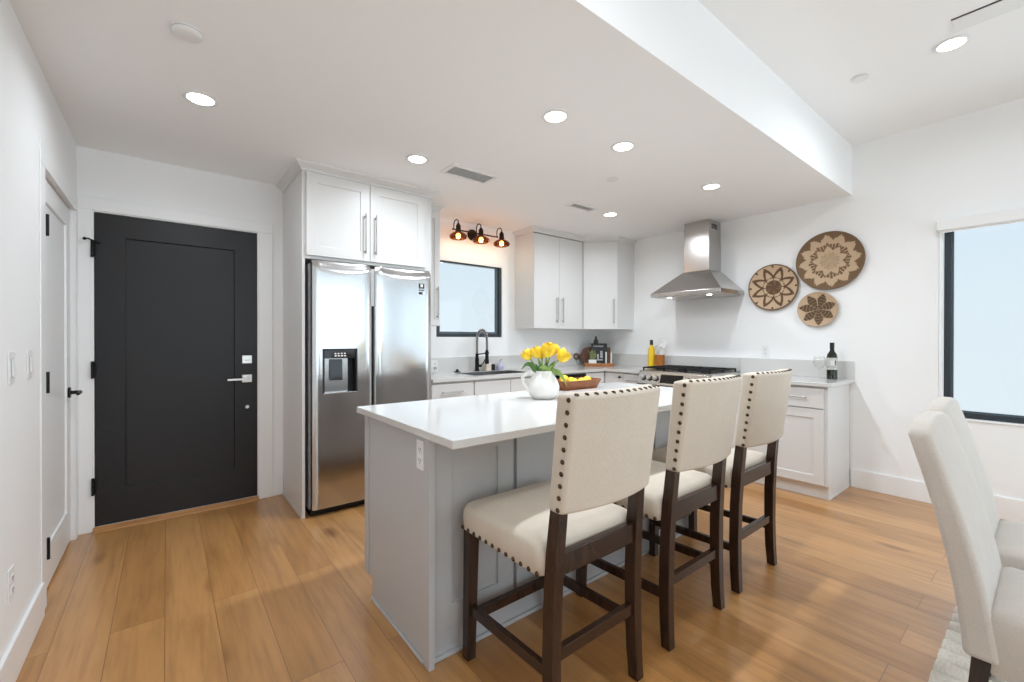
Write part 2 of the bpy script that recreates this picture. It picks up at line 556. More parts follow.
# --- casings
mb = MB()
yc0, yc1 = YB - 0.018, YB
mb.box(XL + 0.002, D1[0], yc0, yc1, 0, D1[3]); mb.box(D1[1], 0.660, yc0, yc1, 0, D1[3]); mb.box(XL + 0.002, 0.660, yc0, yc1, D1[3], D1[3] + 0.085)
mb.box(D1[0] - 0.001, D1[0] + 0.008, YB - 0.01, YB + 0.14, 0.02, D1[3]); mb.box(D1[1] - 0.008, D1[1] + 0.001, YB - 0.01, YB + 0.14, 0.02, D1[3]); mb.box(D1[0], D1[1], YB - 0.01, YB + 0.14, D1[3] - 0.008, D1[3])
struct('trim_1', mb, 'trim_paint', 'white casing around the charcoal entry door', 'door casing', bevel=0.003)
mb = MB()
xc0, xc1 = XL, XL + 0.006
mb.box(xc0, xc1, D2[0] - 0.10, D2[0], 0, D2[3]); mb.box(xc0, xc1, D2[1], YB - 0.02, 0, D2[3]); mb.box(xc0, xc1, D2[0] - 0.10, YB - 0.02, D2[3], D2[3] + 0.10)
struct('trim_2', mb, 'trim_paint', 'white casing around the closet door on the left wall', 'door casing', bevel=0.003)

# --- general cabinet frame: u along the width, d outward from the face, z up
def frame(origin, udir, ndir):
    u = Vector(udir).normalized(); d = Vector(ndir).normalized(); z = Vector((0, 0, 1))
    M = Matrix(((u.x, d.x, 0, origin[0]), (u.y, d.y, 0, origin[1]), (u.z, d.z, 1, origin[2]), (0, 0, 0, 1)))
    return M

def shaker(M, u0, u1, z0, z1, t=0.02, rail=0.06, rec=0.008, bottom=None, d0=0.0):
    mb = MB(M)
    bt = rail if bottom is None else bottom
    def R_(a, b, c, e, d_):
        return [(a, d_, c), (b, d_, c), (b, d_, e), (a, d_, e)]
    iu0, iu1, iz0, iz1 = u0 + rail, u1 - rail, z0 + bt, z1 - rail
    mb.loft([R_(u0, u1, z0, z1, d0), R_(u0, u1, z0, z1, d0 + t), R_(iu0, iu1, iz0, iz1, d0 + t), R_(iu0, iu1, iz0, iz1, d0 + t - rec)])
    return mb

def bar_handle(M, u, z, length, vertical, parent, d0=0.02, r=0.0055, material='handle_steel', out=0.03):
    mb = MB(M)
    h = length / 2
    if vertical:
        a, b = (u, d0 + out, z - h), (u, d0 + out, z + h)
        posts = [(u, z - h + 0.02), (u, z + h - 0.02)]
    else:
        a, b = (u - h, d0 + out, z), (u + h, d0 + out, z)
        posts = [(u - h + 0.02, z), (u + h - 0.02, z)]
    mb.cyl(a, b, r, n=10)
    for pu, pz in posts:
        mb.cyl((pu, d0 - 0.002, pz), (pu, d0 + out, pz), r * 0.9, n=10)
    return mb.build('handle', material, parent, smooth=40)

# --- entry door
d = thing('door_1', 'charcoal one-panel entry door with brushed lever and square deadbolt', 'door', (0.1, YB, 0), kind='structure')
M = frame((D1[0] + 0.010, YB + 0.035, 0), (1, 0, 0), (0, -1, 0))
W = D1[1] - D1[0] - 0.020
mb = shaker(M, 0, W, 0.030, 2.071, t=0.045, rail=0.150, rec=0.012, bottom=0.235)
slab = mb.build('slab', 'door_charcoal', d, bevel=0.003)
Mh = frame((0, YB - 0.010, 0), (1, 0, 0), (0, -1, 0))
h = MB(Mh).box(0.450, 0.517, 0, 0.012, 1.062, 1.126).build('deadbolt', 'nickel', d, bevel=0.004)
MB(Mh).box(0.470, 0.497, 0.012, 0.028, 1.085, 1.093).build('thumb_turn', 'nickel', h, bevel=0.002)
h = MB(Mh).box(0.450, 0.517, 0, 0.012, 0.918, 0.978).build('lever_plate', 'nickel', d, bevel=0.004)
mb = MB(Mh); mb.cyl((0.484, 0.01, 0.948), (0.484, 0.052, 0.948), 0.011); mb.box(0.352, 0.492, 0.044, 0.056, 0.938, 0.954)
mb.build('lever', 'nickel', h, bevel=0.003)
mb = MB(Mh); mb.cyl((0.484, 0, 0.731), (0.484, 0.014, 0.731), 0.016, 0.012, n=20)
mb.build('security_bolt', 'nickel', d, smooth=40)
for zz in (1.832, 1.05, 0.295):
    mb = MB(); mb.cyl((D1[0] + 0.002, YB - 0.028, zz - 0.055), (D1[0] + 0.002, YB - 0.028, zz + 0.055), 0.008, n=12)
    mb.box(D1[0], D1[0] + 0.018, YB - 0.022, YB - 0.011, zz - 0.05, zz + 0.05)
    mb.build('hinge', 'black_metal', d, smooth=40)
mb = MB(); mb.tube([(D1[0] + 0.002, YB - 0.03, 1.885), (D1[0] - 0.015, YB - 0.04, 1.892), (D1[0] - 0.028, YB - 0.06, 1.888)], 0.005, 8)
mb.sphere((D1[0] - 0.030, YB - 0.062, 1.886), 0.010, 10)
mb.tube([(D1[0] + 0.002, YB - 0.03, 1.885), (D1[0] + 0.040, YB - 0.045, 1.865)], 0.005, 8)
mb.build('door_stop', 'black_metal', d, smooth=40)
struct('trim_3', MB().hexa([(D1[0] + 0.002, YB - 0.045, 0), (D1[1] - 0.002, YB - 0.045, 0), (D1[1] - 0.002, YB + 0.10, 0), (D1[0] + 0.002, YB + 0.10, 0)],
                           [(D1[0] + 0.002, YB - 0.035, 0.010), (D1[1] - 0.002, YB - 0.035, 0.010), (D1[1] - 0.002, YB - 0.01, 0.027), (D1[0] + 0.002, YB - 0.01, 0.027)]),
       'threshold_oak', 'oak threshold strip below the charcoal entry door', 'threshold')

# --- closet door on the left wall
d = thing('door_2', 'white one-panel closet door with black lever on the left wall', 'door', (XL, 3.4, 0), kind='structure')
M = frame((XL - 0.060, D2[0] + 0.004, 0), (0, 1, 0), (1, 0, 0))
W = D2[1] - D2[0] - 0.008
slab = shaker(M, 0, W, 0.012, 2.044, t=0.040, rail=0.115, rec=0.010, bottom=0.20).build('slab', 'trim_paint', d, bevel=0.003)
for zz in (1.785, 1.045, 0.263):
    mb = MB(); mb.cyl((XL + 0.004, D2[0] + 0.016, zz - 0.05), (XL + 0.004, D2[0] + 0.016, zz + 0.05), 0.011, n=12)
    mb.box(XL - 0.021, XL + 0.002, D2[0] + 0.006, D2[0] + 0.022, zz - 0.048, zz + 0.048)
    mb.build('hinge', 'black_metal', d, smooth=40)
mb = MB(); hx, hy, hz = XL - 0.020, D2[1] - 0.075, 0.925
mb.cyl((hx, hy, hz), (hx + 0.010, hy, hz), 0.032, n=24)
h = mb.build('rosette', 'black_metal', d, smooth=40)
mb = MB(); mb.cyl((hx + 0.008, hy, hz), (hx + 0.055, hy, hz), 0.011); mb.tube([(hx + 0.050, hy + 0.006, hz), (hx + 0.054, hy - 0.03, hz), (hx + 0.054, hy - 0.11, hz - 0.002)], [0.011, 0.010, 0.008], 10)
mb.build('lever', 'black_metal', h, smooth=40)
MB().box(XL - 0.15, XL - 0.062, D2[0], D2[1], 0, D2[3]).build('jamb_backing', 'trim_paint', d)

# ---------------------------------------------------------------- windows
def window_unit(name, label, axis, at, a0, a1, z0, z1, depth0, fr, mull=(), top=None, sash=0.016):
    """dark metal frame with glass; the frame sits depth0 behind the wall face"""
    r = thing(name, label, 'window', (at, (a0 + a1) / 2, z0) if axis == 'x' else ((a0 + a1) / 2, at, z0), kind='structure')
    def bx(mb, u0, u1, d0, d1, w0, w1):
        if axis == 'x': mb.box(at + d0, at + d1, u0, u1, w0, w1)
        else: mb.box(u0, u1, at + d0, at + d1, w0, w1)
    s = -1 if at < 0 else 1
    mb = MB(); e = depth0
    dd = (e, e + 0.055) if s > 0 else (-e - 0.055, -e)
    g = 0.003
    tf = fr if top is None else top
    bx(mb, a0 + g, a0 + fr, *dd, z0 + g, z1 - g); bx(mb, a1 - fr, a1 - g, *dd, z0 + g, z1 - g)
    bx(mb, a0 + fr, a1 - fr, *dd, z0 + g, z0 + fr); bx(mb, a0 + fr, a1 - fr, *dd, z1 - tf, z1 - g)
    for mm in mull:
        bx(mb, mm - fr / 2, mm + fr / 2, *dd, z0 + fr, z1 - tf)
    # slim inner sash stepped back
    sd = (e + 0.02, e + 0.048) if s > 0 else (-e - 0.048, -e - 0.02)
    k = fr + sash
    kt = tf + (sash if top is None else 0.004)
    fo = mb.build('frame', 'window_metal', r, bevel=0.002)
    mb = MB()
    bx(mb, a0 + fr, a0 + k, *sd, z0 + fr, z1 - tf); bx(mb, a1 - k, a1 - fr, *sd, z0 + fr, z1 - tf)
    bx(mb, a0 + k, a1 - k, *sd, z0 + fr, z0 + k); bx(mb, a0 + k, a1 - k, *sd, z1 - kt, z1 - tf)
    mb.build('sash', 'lit_sash_metal', r)
    mb = MB(); gd = (e + 0.032, e + 0.036) if s > 0 else (-e - 0.036, -e - 0.032)
    bx(mb, a0 + k, a1 - k, *gd, z0 + k, z1 - kt)
    mb.build('pane', 'pane_glass', r)
    return r
window_unit('window_1', 'dark framed window above the sink', 'y', YB, W1[0], W1[1], W1[2], W1[3], 0.012, 0.036, top=0.008, sash=0.022)
window_unit('window_2', 'dark framed dining window on the stove wall', 'x', XR, W2[0], W2[1] - 0.022, W2[2], W2[3], 0.03, 0.042, sash=0.012)
window_unit('window_3', 'wide dark framed glass on the rear wall', 'y', YR, W3[0], W3[1], W3[2], W3[3], 0.05, 0.06, (1.27, 2.85))
window_unit('fill_window', 'unseen dark framed glass added for light at the rear end of the stove wall', 'x', XR, W4[0], W4[1], W4[2], W4[3], 0.05, 0.06, (-2.9,))  # unseen window added to brighten the room and the refrigerator reflection
# --- outlets, switches
def wall_plate(name, label, cat, M, w, h, kind, group=None):
    """plate with two receptacles or a rocker; u across, d outward"""
    r = thing(name, label, cat, tuple((M @ Vector((0, 0, 0)))), group)
    MB(M).box(-w / 2, w / 2, 0, 0.005, -h / 2, h / 2).build('plate', 'white_plastic', r, bevel=0.002)
    if kind == 'rocker':
        mb = MB(M); mb.box(-0.017, 0.017, 0.004, 0.007, -0.034, 0.034); mb.build('switch_frame', 'grey_plastic', r)
        mb = MB(M); mb.hexa([(-0.015, 0.006, -0.032), (0.015, 0.006, -0.032), (0.015, 0.006, 0.032), (-0.015, 0.006, 0.032)],
                            [(-0.015, 0.014, -0.032), (0.015, 0.014, -0.032), (0.015, 0.009, 0.032), (-0.015, 0.009, 0.032)])
        mb.build('rocker', 'white_plastic', r, bevel=0.001)
    else:
        for zz in (0.021, -0.021):
            f = MB(M); f.box(-0.017, 0.017, 0.004, 0.008, zz - 0.015, zz + 0.015)
            fo = f.build('receptacle', 'white_plastic', r, bevel=0.003)
            s_ = MB(M)
            for uu in (-0.0065, 0.0065):
                s_.box(uu - 0.0012, uu + 0.0012, 0.0078, 0.0085, zz - 0.002, zz + 0.008)
            s_.cyl((0, 0.0078, zz - 0.008), (0, 0.0085, zz - 0.008), 0.0025, n=8)
            s_.build('slot', 'dark_gap', fo)
    return r
for yy, lb in ((2.375, 'white rocker light switch farther from the closet door'), (2.643, 'white rocker light switch beside the closet door casing')):
    wall_plate('light_switch', lb, 'light switch', frame((XL, yy, 1.144), (0, 1, 0), (1, 0, 0)), 0.075, 0.118, 'rocker', 'light switches on the left wall')
wall_plate('outlet', 'white wall outlet low on the left wall above baseboard', 'outlet', frame((XL, 2.36, 0.360), (0, 1, 0), (1, 0, 0)), 0.072, 0.117, 'outlet')

# ---------------------------------------------------------------- refrigerator cabinet
FX0, FX1, FY = 0.735, 1.735, 3.263
r = thing('refrigerator_cabinet', 'tall white cabinet surround enclosing the steel refrigerator, two doors above', 'cabinet', (1.235, 3.6, 0))
mb = MB()
mb.box(FX0, FX0 + 0.02, FY, YB, 0, 2.425); mb.box(FX1 - 0.02, FX1, FY, YB, 0, 2.425)
mb.box(FX0 - 0.005, FX0 + 0.0, FY + 0.004, YB, 0, 0.022)
mb.build('side_panel', 'cabinet_paint', r, bevel=0.002)
mb = MB(); mb.box(FX0 + 0.02, FX1 - 0.02, FY + 0.001, YB, 1.815, 2.425)
mb.build('body', 'cabinet_paint', r)
M = frame((0, FY, 0), (1, 0, 0), (0, -1, 0))
for u0, u1, hu in ((0.760, 1.206, 1.167), (1.210, 1.668, 1.247)):
    dr = shaker(M, u0, u1, 1.838, 2.418, rail=0.070).build('door', 'cabinet_paint', r, bevel=0.0015)
    bar_handle(M, hu, 2.038, 0.30, True, dr)
# crown moulding, flared to the ceiling
def crown(path, parent, z0=2.425, z1=ZC, out=0.045, material='cabinet_paint'):
    """path: list of (x, y, nx, ny) corner points with outward mitre directions"""
    prof = [(0.0, z0), (0.006, z0), (0.008, z0 + 0.012), (out * 0.55, z0 + 0.030), (out * 0.95, z1 - 0.010), (out, z1), (0.0, z1)]
    mb = MB()
    mb.loft([[(x + nx * q, y + ny * q, z) for q, z in prof] for x, y, nx, ny in path], caps=True)
    return mb.build('crown', material, parent, smooth=25)
crown([(FX0, YB, -1, 0), (FX0, FY, -1, -1), (FX1, FY, 1, -1), (FX1, YB, 1, 0)], r)

# ---------------------------------------------------------------- refrigerator (side by side, steel)
fr = thing('refrigerator', 'stainless steel side-by-side refrigerator with ice and water dispenser', 'refrigerator', (1.24, 3.55, 0))
RX0, RX1, RYF = 0.782, 1.704, 3.205
MB().box(RX0, RX1, 3.285, YB - 0.03, 0.045, 1.785).build('body', 'grey_plastic', fr, bevel=0.004)
mb = MB(); mb.box(RX0 + 0.01, RX1 - 0.01, 3.27, YB - 0.08, 0.0, 0.05); mb.build('kick_grille', 'black_plastic', fr)
def fridge_door(x0, x1, hole=None):
    z0, z1 = 0.058, 1.803
    xs = {x0, x1} | {x0 + (x1 - x0) * k / 16 for k in range(17)}
    zs = {z0, z1} | {z0 + (z1 - z0) * k / 14 for k in range(15)} | {z1 - q for q in (0.005, 0.012, 0.022, 0.034, 0.048, 0.064, 0.082, 0.10, 0.125)}
    if hole:
        xs |= {hole[0], hole[1]}; zs |= {hole[2], hole[3]}
        xs = {x for x in xs if x in (hole[0], hole[1]) or min(abs(x - hole[0]), abs(x - hole[1])) > 0.008}
        zs = {z for z in zs if z in (hole[2], hole[3]) or min(abs(z - hole[2]), abs(z - hole[3])) > 0.008}
    xs, zs = sorted(xs), sorted(zs)
    def yy(x, z):
        u = (x - x0) / (x1 - x0) * 2 - 1
        bul = 0.0015 * (1 - u * u)
        edge = 0.010 * max(0, (abs(u) - 0.94) / 0.06) ** 2
        top = z1 - z
        sag = 0.030 + 0.052 * (1 - abs(u) ** 2.4)     # the smile shaped scoop along the top
        k = max(0.0, 1 - top / sag)
        scoop = 0.016 * k * k * (3 - 2 * k)
        return RYF + 0.002 - bul + edge + scoop
    mb = MB(); idx = {}
    vs_ = []
    for i, x in enumerate(xs):
        for j, z in enumerate(zs):
            idx[i, j] = len(vs_); vs_.append((x, yy(x, z), z))
    fs = []
    for i in range(len(xs) - 1):
        for j in range(len(zs) - 1):
            if hole and hole[0] <= xs[i] and xs[i + 1] <= hole[1] and hole[2] <= zs[j] and zs[j + 1] <= hole[3]:
                continue
            fs.append((idx[i, j], idx[i + 1, j], idx[i + 1, j + 1], idx[i, j + 1]))
    # side skirts
    back = 3.280
    rim = [(i, 0) for i in range(len(xs))] + [(len(xs) - 1, j) for j in range(1, len(zs))] + [(i, len(zs) - 1) for i in range(len(xs) - 2, -1, -1)] + [(0, j) for j in range(len(zs) - 2, 0, -1)]
    b0 = len(vs_)
    for i, j in rim:
        vs_.append((xs[i], back, zs[j]))
    n_ = len(rim)
    for k in range(n_):
        a, b = rim[k], rim[(k + 1) % n_]
        fs.append((idx[a], b0 + k, b0 + (k + 1) % n_, idx[b]))
    fs.append(tuple(range(b0, b0 + n_))[::-1])
    mb.add(vs_, fs)
    return mb
HOLE = (0.862, 1.092, 0.866, 1.176)
dl = fridge_door(0.790, 1.203, HOLE).build('door', 'fridge_steel', fr, smooth=35)
dr = fridge_door(1.236, RX1, None).build('door', 'fridge_steel', fr, smooth=35)
# recessed pull channel between the doors
mb = MB(); mb.box(1.203, 1.236, 3.225, 3.285, 1.50, 1.78); mb.build('pull_channel', 'grey_plastic', fr)
mb = MB(); mb.box(1.203, 1.236, 3.245, 3.285, 0.06, 1.50); mb.build('pull_channel', 'black_plastic', fr)
mb = MB(); mb.box(1.200, 1.206, 3.216, 3.245, 0.75, 1.50); mb.box(1.233, 1.239, 3.216, 3.245, 0.75, 1.50); mb.build('edge_pull', 'grey_plastic', fr)
# dispenser
x0, x1, z0, z1 = HOLE
dp = MB()
dp.box(x0 - 0.006, x0 + 0.006, RYF - 0.004, RYF + 0.07, z0 - 0.006, z1 + 0.006); dp.box(x1 - 0.006, x1 + 0.006, RYF - 0.004, RYF + 0.07, z0 - 0.006, z1 + 0.006)
dp.box(x0, x1, RYF - 0.004, RYF + 0.07, z1 - 0.006, z1 + 0.006); dp.box(x0, x1, RYF + 0.062, RYF + 0.07, z0, z1)
dpo = dp.build('dispenser', 'black_plastic', fr)
MB().box(x0 + 0.006, x1 - 0.006, RYF + 0.004, RYF + 0.06, z1 - 0.062, z1 - 0.006).build('control_panel', 'black_glass', dpo)
mb = MB()
for k in range(4):
    mb.box(x0 + 0.075 + k * 0.022, x0 + 0.090 + k * 0.022, RYF + 0.002, RYF + 0.005, z1 - 0.050, z1 - 0.040)
    mb.box(x0 + 0.075 + k * 0.022, x0 + 0.087 + k * 0.022, RYF + 0.002, RYF + 0.005, z1 - 0.034, z1 - 0.024)
mb.build('button', 'paper_white', dpo)
MB().box(x0 + 0.006, x1 - 0.055, RYF + 0.03, RYF + 0.062, z0 + 0.004, z1 - 0.064).build('back_panel', 'sink_steel', dpo)
mb = MB(); mb.hexa([(x0 + 0.045, RYF + 0.012, z0 + 0.09), (x0 + 0.135, RYF + 0.012, z0 + 0.09), (x0 + 0.135, RYF + 0.032, z0 + 0.09), (x0 + 0.045, RYF + 0.032, z0 + 0.09)],
                   [(x0 + 0.045, RYF + 0.022, z1 - 0.07), (x0 + 0.135, RYF + 0.022, z1 - 0.07), (x0 + 0.135, RYF + 0.034, z1 - 0.07), (x0 + 0.045, RYF + 0.034, z1 - 0.07)])
mb.build('paddle', 'black_glass', dpo, bevel=0.003)
MB().box(x0 - 0.004, x1 + 0.004, RYF - 0.006, RYF + 0.068, z0 - 0.008, z0 + 0.004).build('drip_tray', 'fridge_steel', dpo, bevel=0.002)
# sticker on the right door
mb = MB(); sy = RYF - 0.0012
mb.box(1.592, 1.640, sy, sy + 0.010, 1.660, 1.700, 0); mb.box(1.606, 1.626, sy - 0.0005, sy + 0.004, 1.672, 1.694, 1)
for k in range(3):
    mb.box(1.592 + k * 0.016, 1.603 + k * 0.016, sy, sy + 0.010, 1.642, 1.652, 0)
mb.box(1.592, 1.624, sy, sy + 0.010, 1.612, 1.632, 0); mb.box(1.626, 1.640, sy, sy + 0.010, 1.616, 1.632, 1)
mb.build('sticker', ['black_plastic', 'paper_white'], dr)

# ---------------------------------------------------------------- wall cabinets
M = frame((0, 3.560, 0), (1, 0, 0), (0, -1, 0))
r = thing('wall_cabinet', 'narrow white wall cabinet between refrigerator and sink window', 'cabinet', (1.855, 3.72, 1.372))
MB().box(1.7365, 1.972, 3.560, YB, 1.372, 2.425).build('body', 'cabinet_paint', r, bevel=0.0015)
dr = shaker(M, 1.742, 1.970, 1.376, 2.405, rail=0.055).build('door', 'cabinet_paint', r, bevel=0.0015)
bar_handle(M, 1.938, 1.585, 0.29, True, dr)
crown([(1.7365, 3.560, 0, -1), (1.972, 3.560, 1, -1), (1.972, YB, 1, 0)], r, out=0.04)
r = thing('wall_cabinet', 'white two-door wall cabinet to the right of the sink window', 'cabinet', (3.53, 3.72, 1.372))
MB().box(3.140, 3.935, 3.580, YB, 1.372, 2.425).build('body', 'cabinet_paint', r, bevel=0.0015)
M2 = frame((0, 3.580, 0), (1, 0, 0), (0, -1, 0))
for u0, u1, hu in ((3.142, 3.527, 3.482), (3.531, 3.915, 3.572)):
    dr = MB(M2).box(u0, u1, 0, 0.02, 1.374, 2.418).build('door', 'cabinet_paint', r, bevel=0.002)
    bar_handle(M2, hu, 1.585, 0.29, True, dr)
crown([(3.140, YB, -1, 0), (3.140, 3.560, -1, -1), (3.935, 3.560, 0.41, -1)], r, out=0.04)
r = thing('wall_cabinet', 'white diagonal corner wall cabinet next to the stove wall', 'cabinet', (4.3, 3.6, 1.372))
CP = [(3.9365, 3.575), (4.232, 3.285), (XR, 3.285), (XR, YB), (3.9365, YB)]
MB().prism(CP, 1.372, 2.425).build('body', 'cabinet_paint', r, bevel=0.0015)
dv = Vector((4.232 - 3.9365, 3.285 - 3.575, 0)); L = dv.length; dn = dv.normalized(); nn = Vector((dn.y, -dn.x, 0))
if nn.y > 0: nn = -nn
M3 = frame((3.9365, 3.575, 0), dn, nn)
dr = MB(M3).box(0.012, L - 0.004, 0, 0.018, 1.374, 2.418).build('door', 'cabinet_paint', r, bevel=0.002)
bar_handle(M3, L - 0.045, 1.585, 0.29, True, dr, d0=0.018)
crown([(3.945, 3.565, -0.41, -1.0), (4.232, 3.285, -0.41, -1), (XR, 3.285, 0, -1)], r, out=0.04)

# ---------------------------------------------------------------- base cabinets along the sink wall
BYF, BXF = 3.285, 3.995      # carcass faces
MS = frame((0, BYF, 0), (1, 0, 0), (0, -1, 0))
def base_box(label, x0, x1):
    r = thing('base_cabinet', label, 'cabinet', ((x0 + x1) / 2, 3.6, 0))
    mb = MB(); a, b, e = x0 + 0.001, x1 - 0.001, YB - 0.002
    mb.box(a, a + 0.018, BYF, e, 0.105, 0.885); mb.box(b - 0.018, b, BYF, e, 0.105, 0.885); mb.box(a + 0.018, b - 0.018, e - 0.012, e, 0.105, 0.885)
    mb.box(a + 0.018, b - 0.018, BYF, e - 0.012, 0.105, 0.123); mb.box(a + 0.018, b - 0.018, BYF, BYF + 0.02, 0.123, 0.885); mb.box(a, b, BYF + 0.05, BYF + 0.068, 0, 0.105)
    mb.build('body', 'cabinet_paint', r)
    return r
r = base_box('white base cabinet with one drawer beside the refrigerator', 1.7375, 2.166)
dw = MB(MS).box(1.742, 2.160, 0, 0.02, 0.712, 0.868).build('drawer', 'cabinet_paint', r, bevel=0.002)
bar_handle(MS, 1.93, 0.795, 0.21, False, dw)
dr = shaker(MS, 1.742, 2.160, 0.115, 0.704).build('door', 'cabinet_paint', r, bevel=0.0015)
bar_handle(MS, 2.125, 0.56, 0.2, True, dr)
r = base_box('white sink base cabinet with two plain false drawer fronts', 2.168, 3.006)
for u0, u1, hu in ((2.174, 2.582, 2.545), (2.588, 3.000, 2.625)):
    MB(MS).box(u0, u1, 0, 0.02, 0.712, 0.868).build('false_front', 'cabinet_paint', r, bevel=0.002)
    dr = shaker(MS, u0, u1, 0.115, 0.704).build('door', 'cabinet_paint', r, bevel=0.0015)
    bar_handle(MS, hu, 0.56, 0.2, True, dr)
r = thing('dishwasher', 'stainless steel dishwasher between the sink base and corner cabinet', 'dishwasher', (3.33, 3.6, 0))
MB().box(3.010, 3.652, BYF + 0.01, YB - 0.02, 0.0, 0.880).build('body', 'grey_plastic', r)
dr = MB(MS).box(3.012, 3.650, -0.012, 0.022, 0.11, 0.868).build('door', 'sink_steel', r, bevel=0.004)
bar_handle(MS, 3.33, 0.80, 0.5, False, dr, r=0.009)
MB(MS).box(3.012, 3.650, 0.018, 0.026, 0.835, 0.870).build('control_strip', 'black_glass', r)
# L-shaped corner base
r = thing('base_cabinet', 'white corner base cabinet left of the range', 'cabinet', (4.2, 3.4, 0))
mb = MB(); mb.prism([(3.656, BYF), (BXF, BYF), (BXF, 2.774), (XR, 2.774), (XR, YB), (3.656, YB)], 0.105, 0.885)
mb.prism([(3.656, BYF + 0.05), (BXF + 0.05, BYF + 0.05), (BXF + 0.05, 2.774), (XR, 2.774), (XR, YB), (3.656, YB)], 0, 0.105)
mb.build('body', 'cabinet_paint', r)
ME = frame((BXF, 0, 0), (0, -1, 0), (-1, 0, 0))      # faces -X, u = -y
MB(MS).box(3.660, 3.960, 0, 0.02, 0.115, 0.868).build('door', 'cabinet_paint', r, bevel=0.002)
MB(ME).box(-3.255, -3.010, 0, 0.02, 0.115, 0.868).build('door', 'cabinet_paint', r, bevel=0.002)
mb = MB(ME); mb.cyl((-3.045, 0.018, 0.829), (-3.045, 0.045, 0.829), 0.012, n=12)
mb.build('knob', 'black_metal', r, smooth=40)
dw = MB(ME).box(-3.004, -2.780, 0, 0.02, 0.712, 0.868).build('drawer', 'cabinet_paint', r, bevel=0.002)
bar_handle(ME, -2.87, 0.80, 0.16, False, dw)
shaker(ME, -3.004, -2.780, 0.115, 0.704).build('door', 'cabinet_paint', r, bevel=0.0015)
# base right of the range
r = thing('base_cabinet', 'white base cabinet with drawer and panel door right of the range', 'cabinet', (4.28, 1.53, 0))
mb = MB(); mb.box(BXF, XR - 0.002, 1.118, 1.997, 0.108, 0.885); mb.box(BXF + 0.035, XR - 0.002, 1.118, 1.997, 0, 0.108)
mb.build('body', 'cabinet_paint', r)
mb = MB(); mb.box(BXF + 0.030, XR - 0.016, 1.098, 1.118, 0, 0.885); mb.box(BXF, BXF + 0.031, 1.098, 1.118, 0.108, 0.885); mb.box(BXF + 0.026, XR - 0.016, 1.094, 1.098, 0, 0.012)
mb.build('end_panel', 'cabinet_paint', r, bevel=0.0015)
dw = MB(ME).box(-1.992, -1.122, 0, 0.02, 0.712, 0.868).build('drawer', 'cabinet_paint', r, bevel=0.002)
bar_handle(ME, -1.53, 0.795, 0.60, False, dw)
dr = shaker(ME, -1.992, -1.122, 0.115, 0.704, rail=0.07).build('door', 'cabinet_paint', r, bevel=0.0015)
bar_handle(ME, -1.947, 0.56, 0.2, True, dr)

# ---------------------------------------------------------------- worktops
CYF, CXF = 3.243, 3.950
SKX0, SKX1, SKY0, SKY1 = 2.23, 2.93, 3.35, 3.74
r = thing('countertop', 'white quartz L-shaped countertop with the sink cut-out', 'countertop', (3.0, 3.6, 0.885))
mb = MB()
for b in ((1.7375, SKX0, CYF, YB), (SKX0, SKX1, CYF, SKY0), (SKX0, SKX1, SKY1, YB), (SKX1, XR, CYF, YB), (CXF, XR, 2.776, CYF)):
    mb.box(b[0], b[1], b[2], b[3], 0.886, CT)
mb.build('slab', 'quartz', r)
mb = MB(); mb.box(1.7375, XR - 0.02, YB - 0.02, YB, CT, 1.066); mb.box(XR - 0.02, XR, 2.776, YB, CT, 1.066)
mb.build('backsplash', 'quartz', r, bevel=0.0015)
r = thing('countertop', 'white quartz countertop right of the range holding the wine bottle', 'countertop', (4.26, 1.5, 0.885))
MB().box(CXF, XR, 1.068, 1.995, 0.886, CT).build('slab', 'quartz', r, bevel=0.003)
MB().box(XR - 0.02, XR, 1.068, 1.995, CT, 1.066).build('backsplash', 'quartz', r, bevel=0.0015)
MB().box(XR - 0.012, XR, 1.999, 2.772, 0.93, 1.066).build('backsplash', 'quartz', r, bevel=0.0015)
# sink
sk = thing('sink', 'undermount stainless steel sink below the window', 'sink', (2.58, 3.55, 0.68))
mb = MB(); t = 0.004; zb = 0.69
mb.box(SKX0, SKX1, SKY0, SKY1, zb, zb + t)
mb.box(SKX0, SKX0 + t, SKY0, SKY1, zb, 0.912); mb.box(SKX1 - t, SKX1, SKY0, SKY1, zb, 0.912)
mb.box(SKX0, SKX1, SKY0, SKY0 + t, zb, 0.912); mb.box(SKX0, SKX1, SKY1 - t, SKY1, zb, 0.912)
mb.build('basin', 'sink_steel', sk)
MB().lathe([(0, zb + t), (0.045, zb + t), (0.04, zb + t + 0.004), (0, zb + t + 0.003)], (2.58, 3.58, 0), 20).build('drain', 'nickel', sk, smooth=40)
# faucet
fx, fy = 2.556, 3.80
fa = thing('faucet', 'black and chrome spring neck kitchen faucet behind the sink', 'faucet', (fx, fy, CT))
MB().lathe([(0, 0), (0.030, 0), (0.030, 0.008), (0.021, 0.012), (0.021, 0.135), (0.017, 0.14), (0.017, 0.185), (0, 0.185)], (fx, fy, CT), 20).build('body', 'black_metal', fa, smooth=35)
path = [(fx, fy, CT + 0.18)] + [(fx, fy, CT + 0.18 + 0.02 * k) for k in range(1, 8)]
ctr = (fy - 0.09, CT + 0.33)
for k in range(1, 13):
    a = PI * k / 12
    path.append((fx, ctr[0] + 0.09 * math.cos(a), ctr[1] + 0.10 * math.sin(a)))
path.append((fx, fy - 0.18, CT + 0.28)); path.append((fx, fy - 0.18, CT + 0.22))
MB().tube(path, 0.009, 10).build('hose', 'black_metal', fa, smooth=50)
